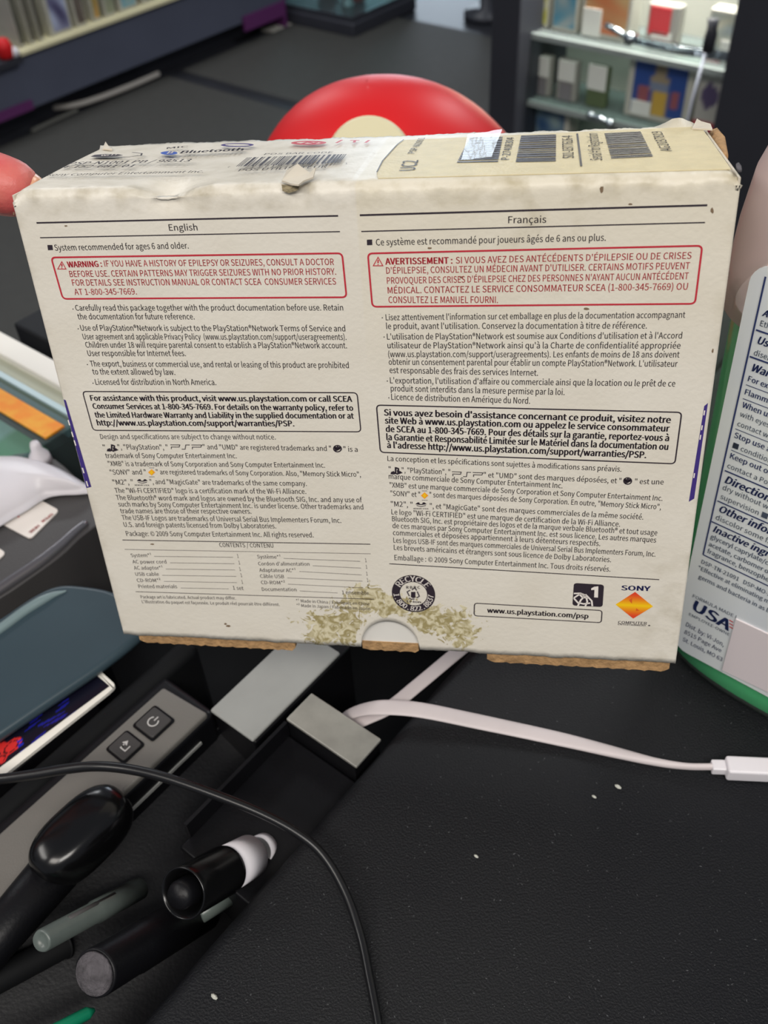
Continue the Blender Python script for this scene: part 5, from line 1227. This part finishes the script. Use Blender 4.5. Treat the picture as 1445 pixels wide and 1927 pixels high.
chain(3, [(-.198, .310, .138), (-.172, .328, .142), (-.154, .342, .125), (-.158, .346, .106)], [.0112, .0095, .0088, .0073])
chain(0, [(-.208, .305, .116), (-.184, .322, .116), (-.168, .334, .102), (-.172, .338, .088)], [.0105, .0086, .0078, .0066])
chain(1, [(-.245, .215, .115), (-.212, .208, .128), (-.182, .214, .138), (-.163, .222, .142)], [.0145, .0115, .0102, .0080])
obj_h = skin_mesh('hand_skin', nodes, edges, M['skin'], hn)
ntip = tipc + np.array([-.0098, .0018, .0058])
fd = (tipc - np.array((-.132, .2705, .1905))); fd /= np.linalg.norm(fd); sdn = np.cross(fd, ez); sdn /= np.linalg.norm(sdn); un_ = np.cross(sdn, fd)
V, Fc = [], []
for i in range(9):
    for j in range(9):
        a_ = (i / 8 - .5) * 2; b_ = (j / 8 - .5) * 2; w2 = .0052 * math.sqrt(max(0, 1 - .45 * max(0, a_) ** 2))
        V.append(ntip + fd * a_ * .0058 + sdn * b_ * w2 - un_ * (.0026 * b_ * b_ + .0018 * max(0, a_) ** 2 + .0006 * a_ * a_) + un_ * -.0006)
for i in range(8):
    for j in range(8): Fc.append((i * 9 + j, (i + 1) * 9 + j, (i + 1) * 9 + j + 1, i * 9 + j + 1))
nl_ = obj('fingernail', V, Fc, M['nail'], hn, True); s_ = nl_.modifiers.new('s', 'SOLIDIFY'); s_.thickness = .0005
obj('sleeve', *tube([(-.325, .203, .062), (-.36, .18, .045), (-.50, .10, .045)], [.034, .038, .045], 24), M['sleevecloth'], hn, True)

# ================================================================== print parts
flush_text()
MB = {'heading_print': ('ink', bx), 'warning_print': ('inkred', bx), 'notes_print': ('ink', bx), 'assistance_print': ('ink', bx), 'trademark_print': ('ink', bx), 'small_print': ('inklight', bx), 'contents_print': ('ink', bx), 'print': ('ink', bx), 'web_address': ('ink', bx),
      'recycle_seal': ('ink', bx), 'seal_white_letters': ('stickerw', bx), 'age_icon': ('ink', bx), 'icon_white_print': ('stickerw', bx), 'maker_name': ('inkblue', bx), 'side_purple': ('inkpurple', bx), 'side_white': ('stickerw', bx),
      'scuff_marks': ('scuff', bx), 'orange_gem': ('orange', bx), 'yellow_gem': ('gemy', bx), 'top_print': ('ink', bx), 'top_white_print': ('stickerw', bx), 'blue_emblem': ('emblue', bx), 'purple_print': ('inkpurple', bx), 'red_emblem': ('inkred', bx),
      'sticker_print': ('ink', bx), 'label_print': ('bottleink', bt), 'label_small_print': ('bottleinkgrey', bt), 'emblem_notches': ('notch', bx), 'label_red_stripes': ('redink', bt), 'sticker_red_print': ('redink', tm_), 'key_icons': ('icon', pr)}
M['notch'] = mat('orange_ink', srgb(214, 92, 34), .5)
M['scuff'] = mat('brown_scuff', srgb(120, 100, 78), .8); M['gemy'] = mat('yellow_ink', srgb(238, 190, 30), .5); M['emblue'] = mat('emblem_blue', srgb(40, 80, 170), .45)
for k, L_ in BAGS.items():
    m_, par = MB[re.sub('^(english|french|contents|footer)_(?!print)', '', k)]; v_, f_ = join(*L_); o_ = obj(k, v_, f_, M[m_], par)
    if k not in ('side_print',): o_['kind'] = 'stuff'
print('tris', sum(len(p.vertices) - 2 for o in bpy.data.objects if o.type == 'MESH' for p in o.data.polygons))
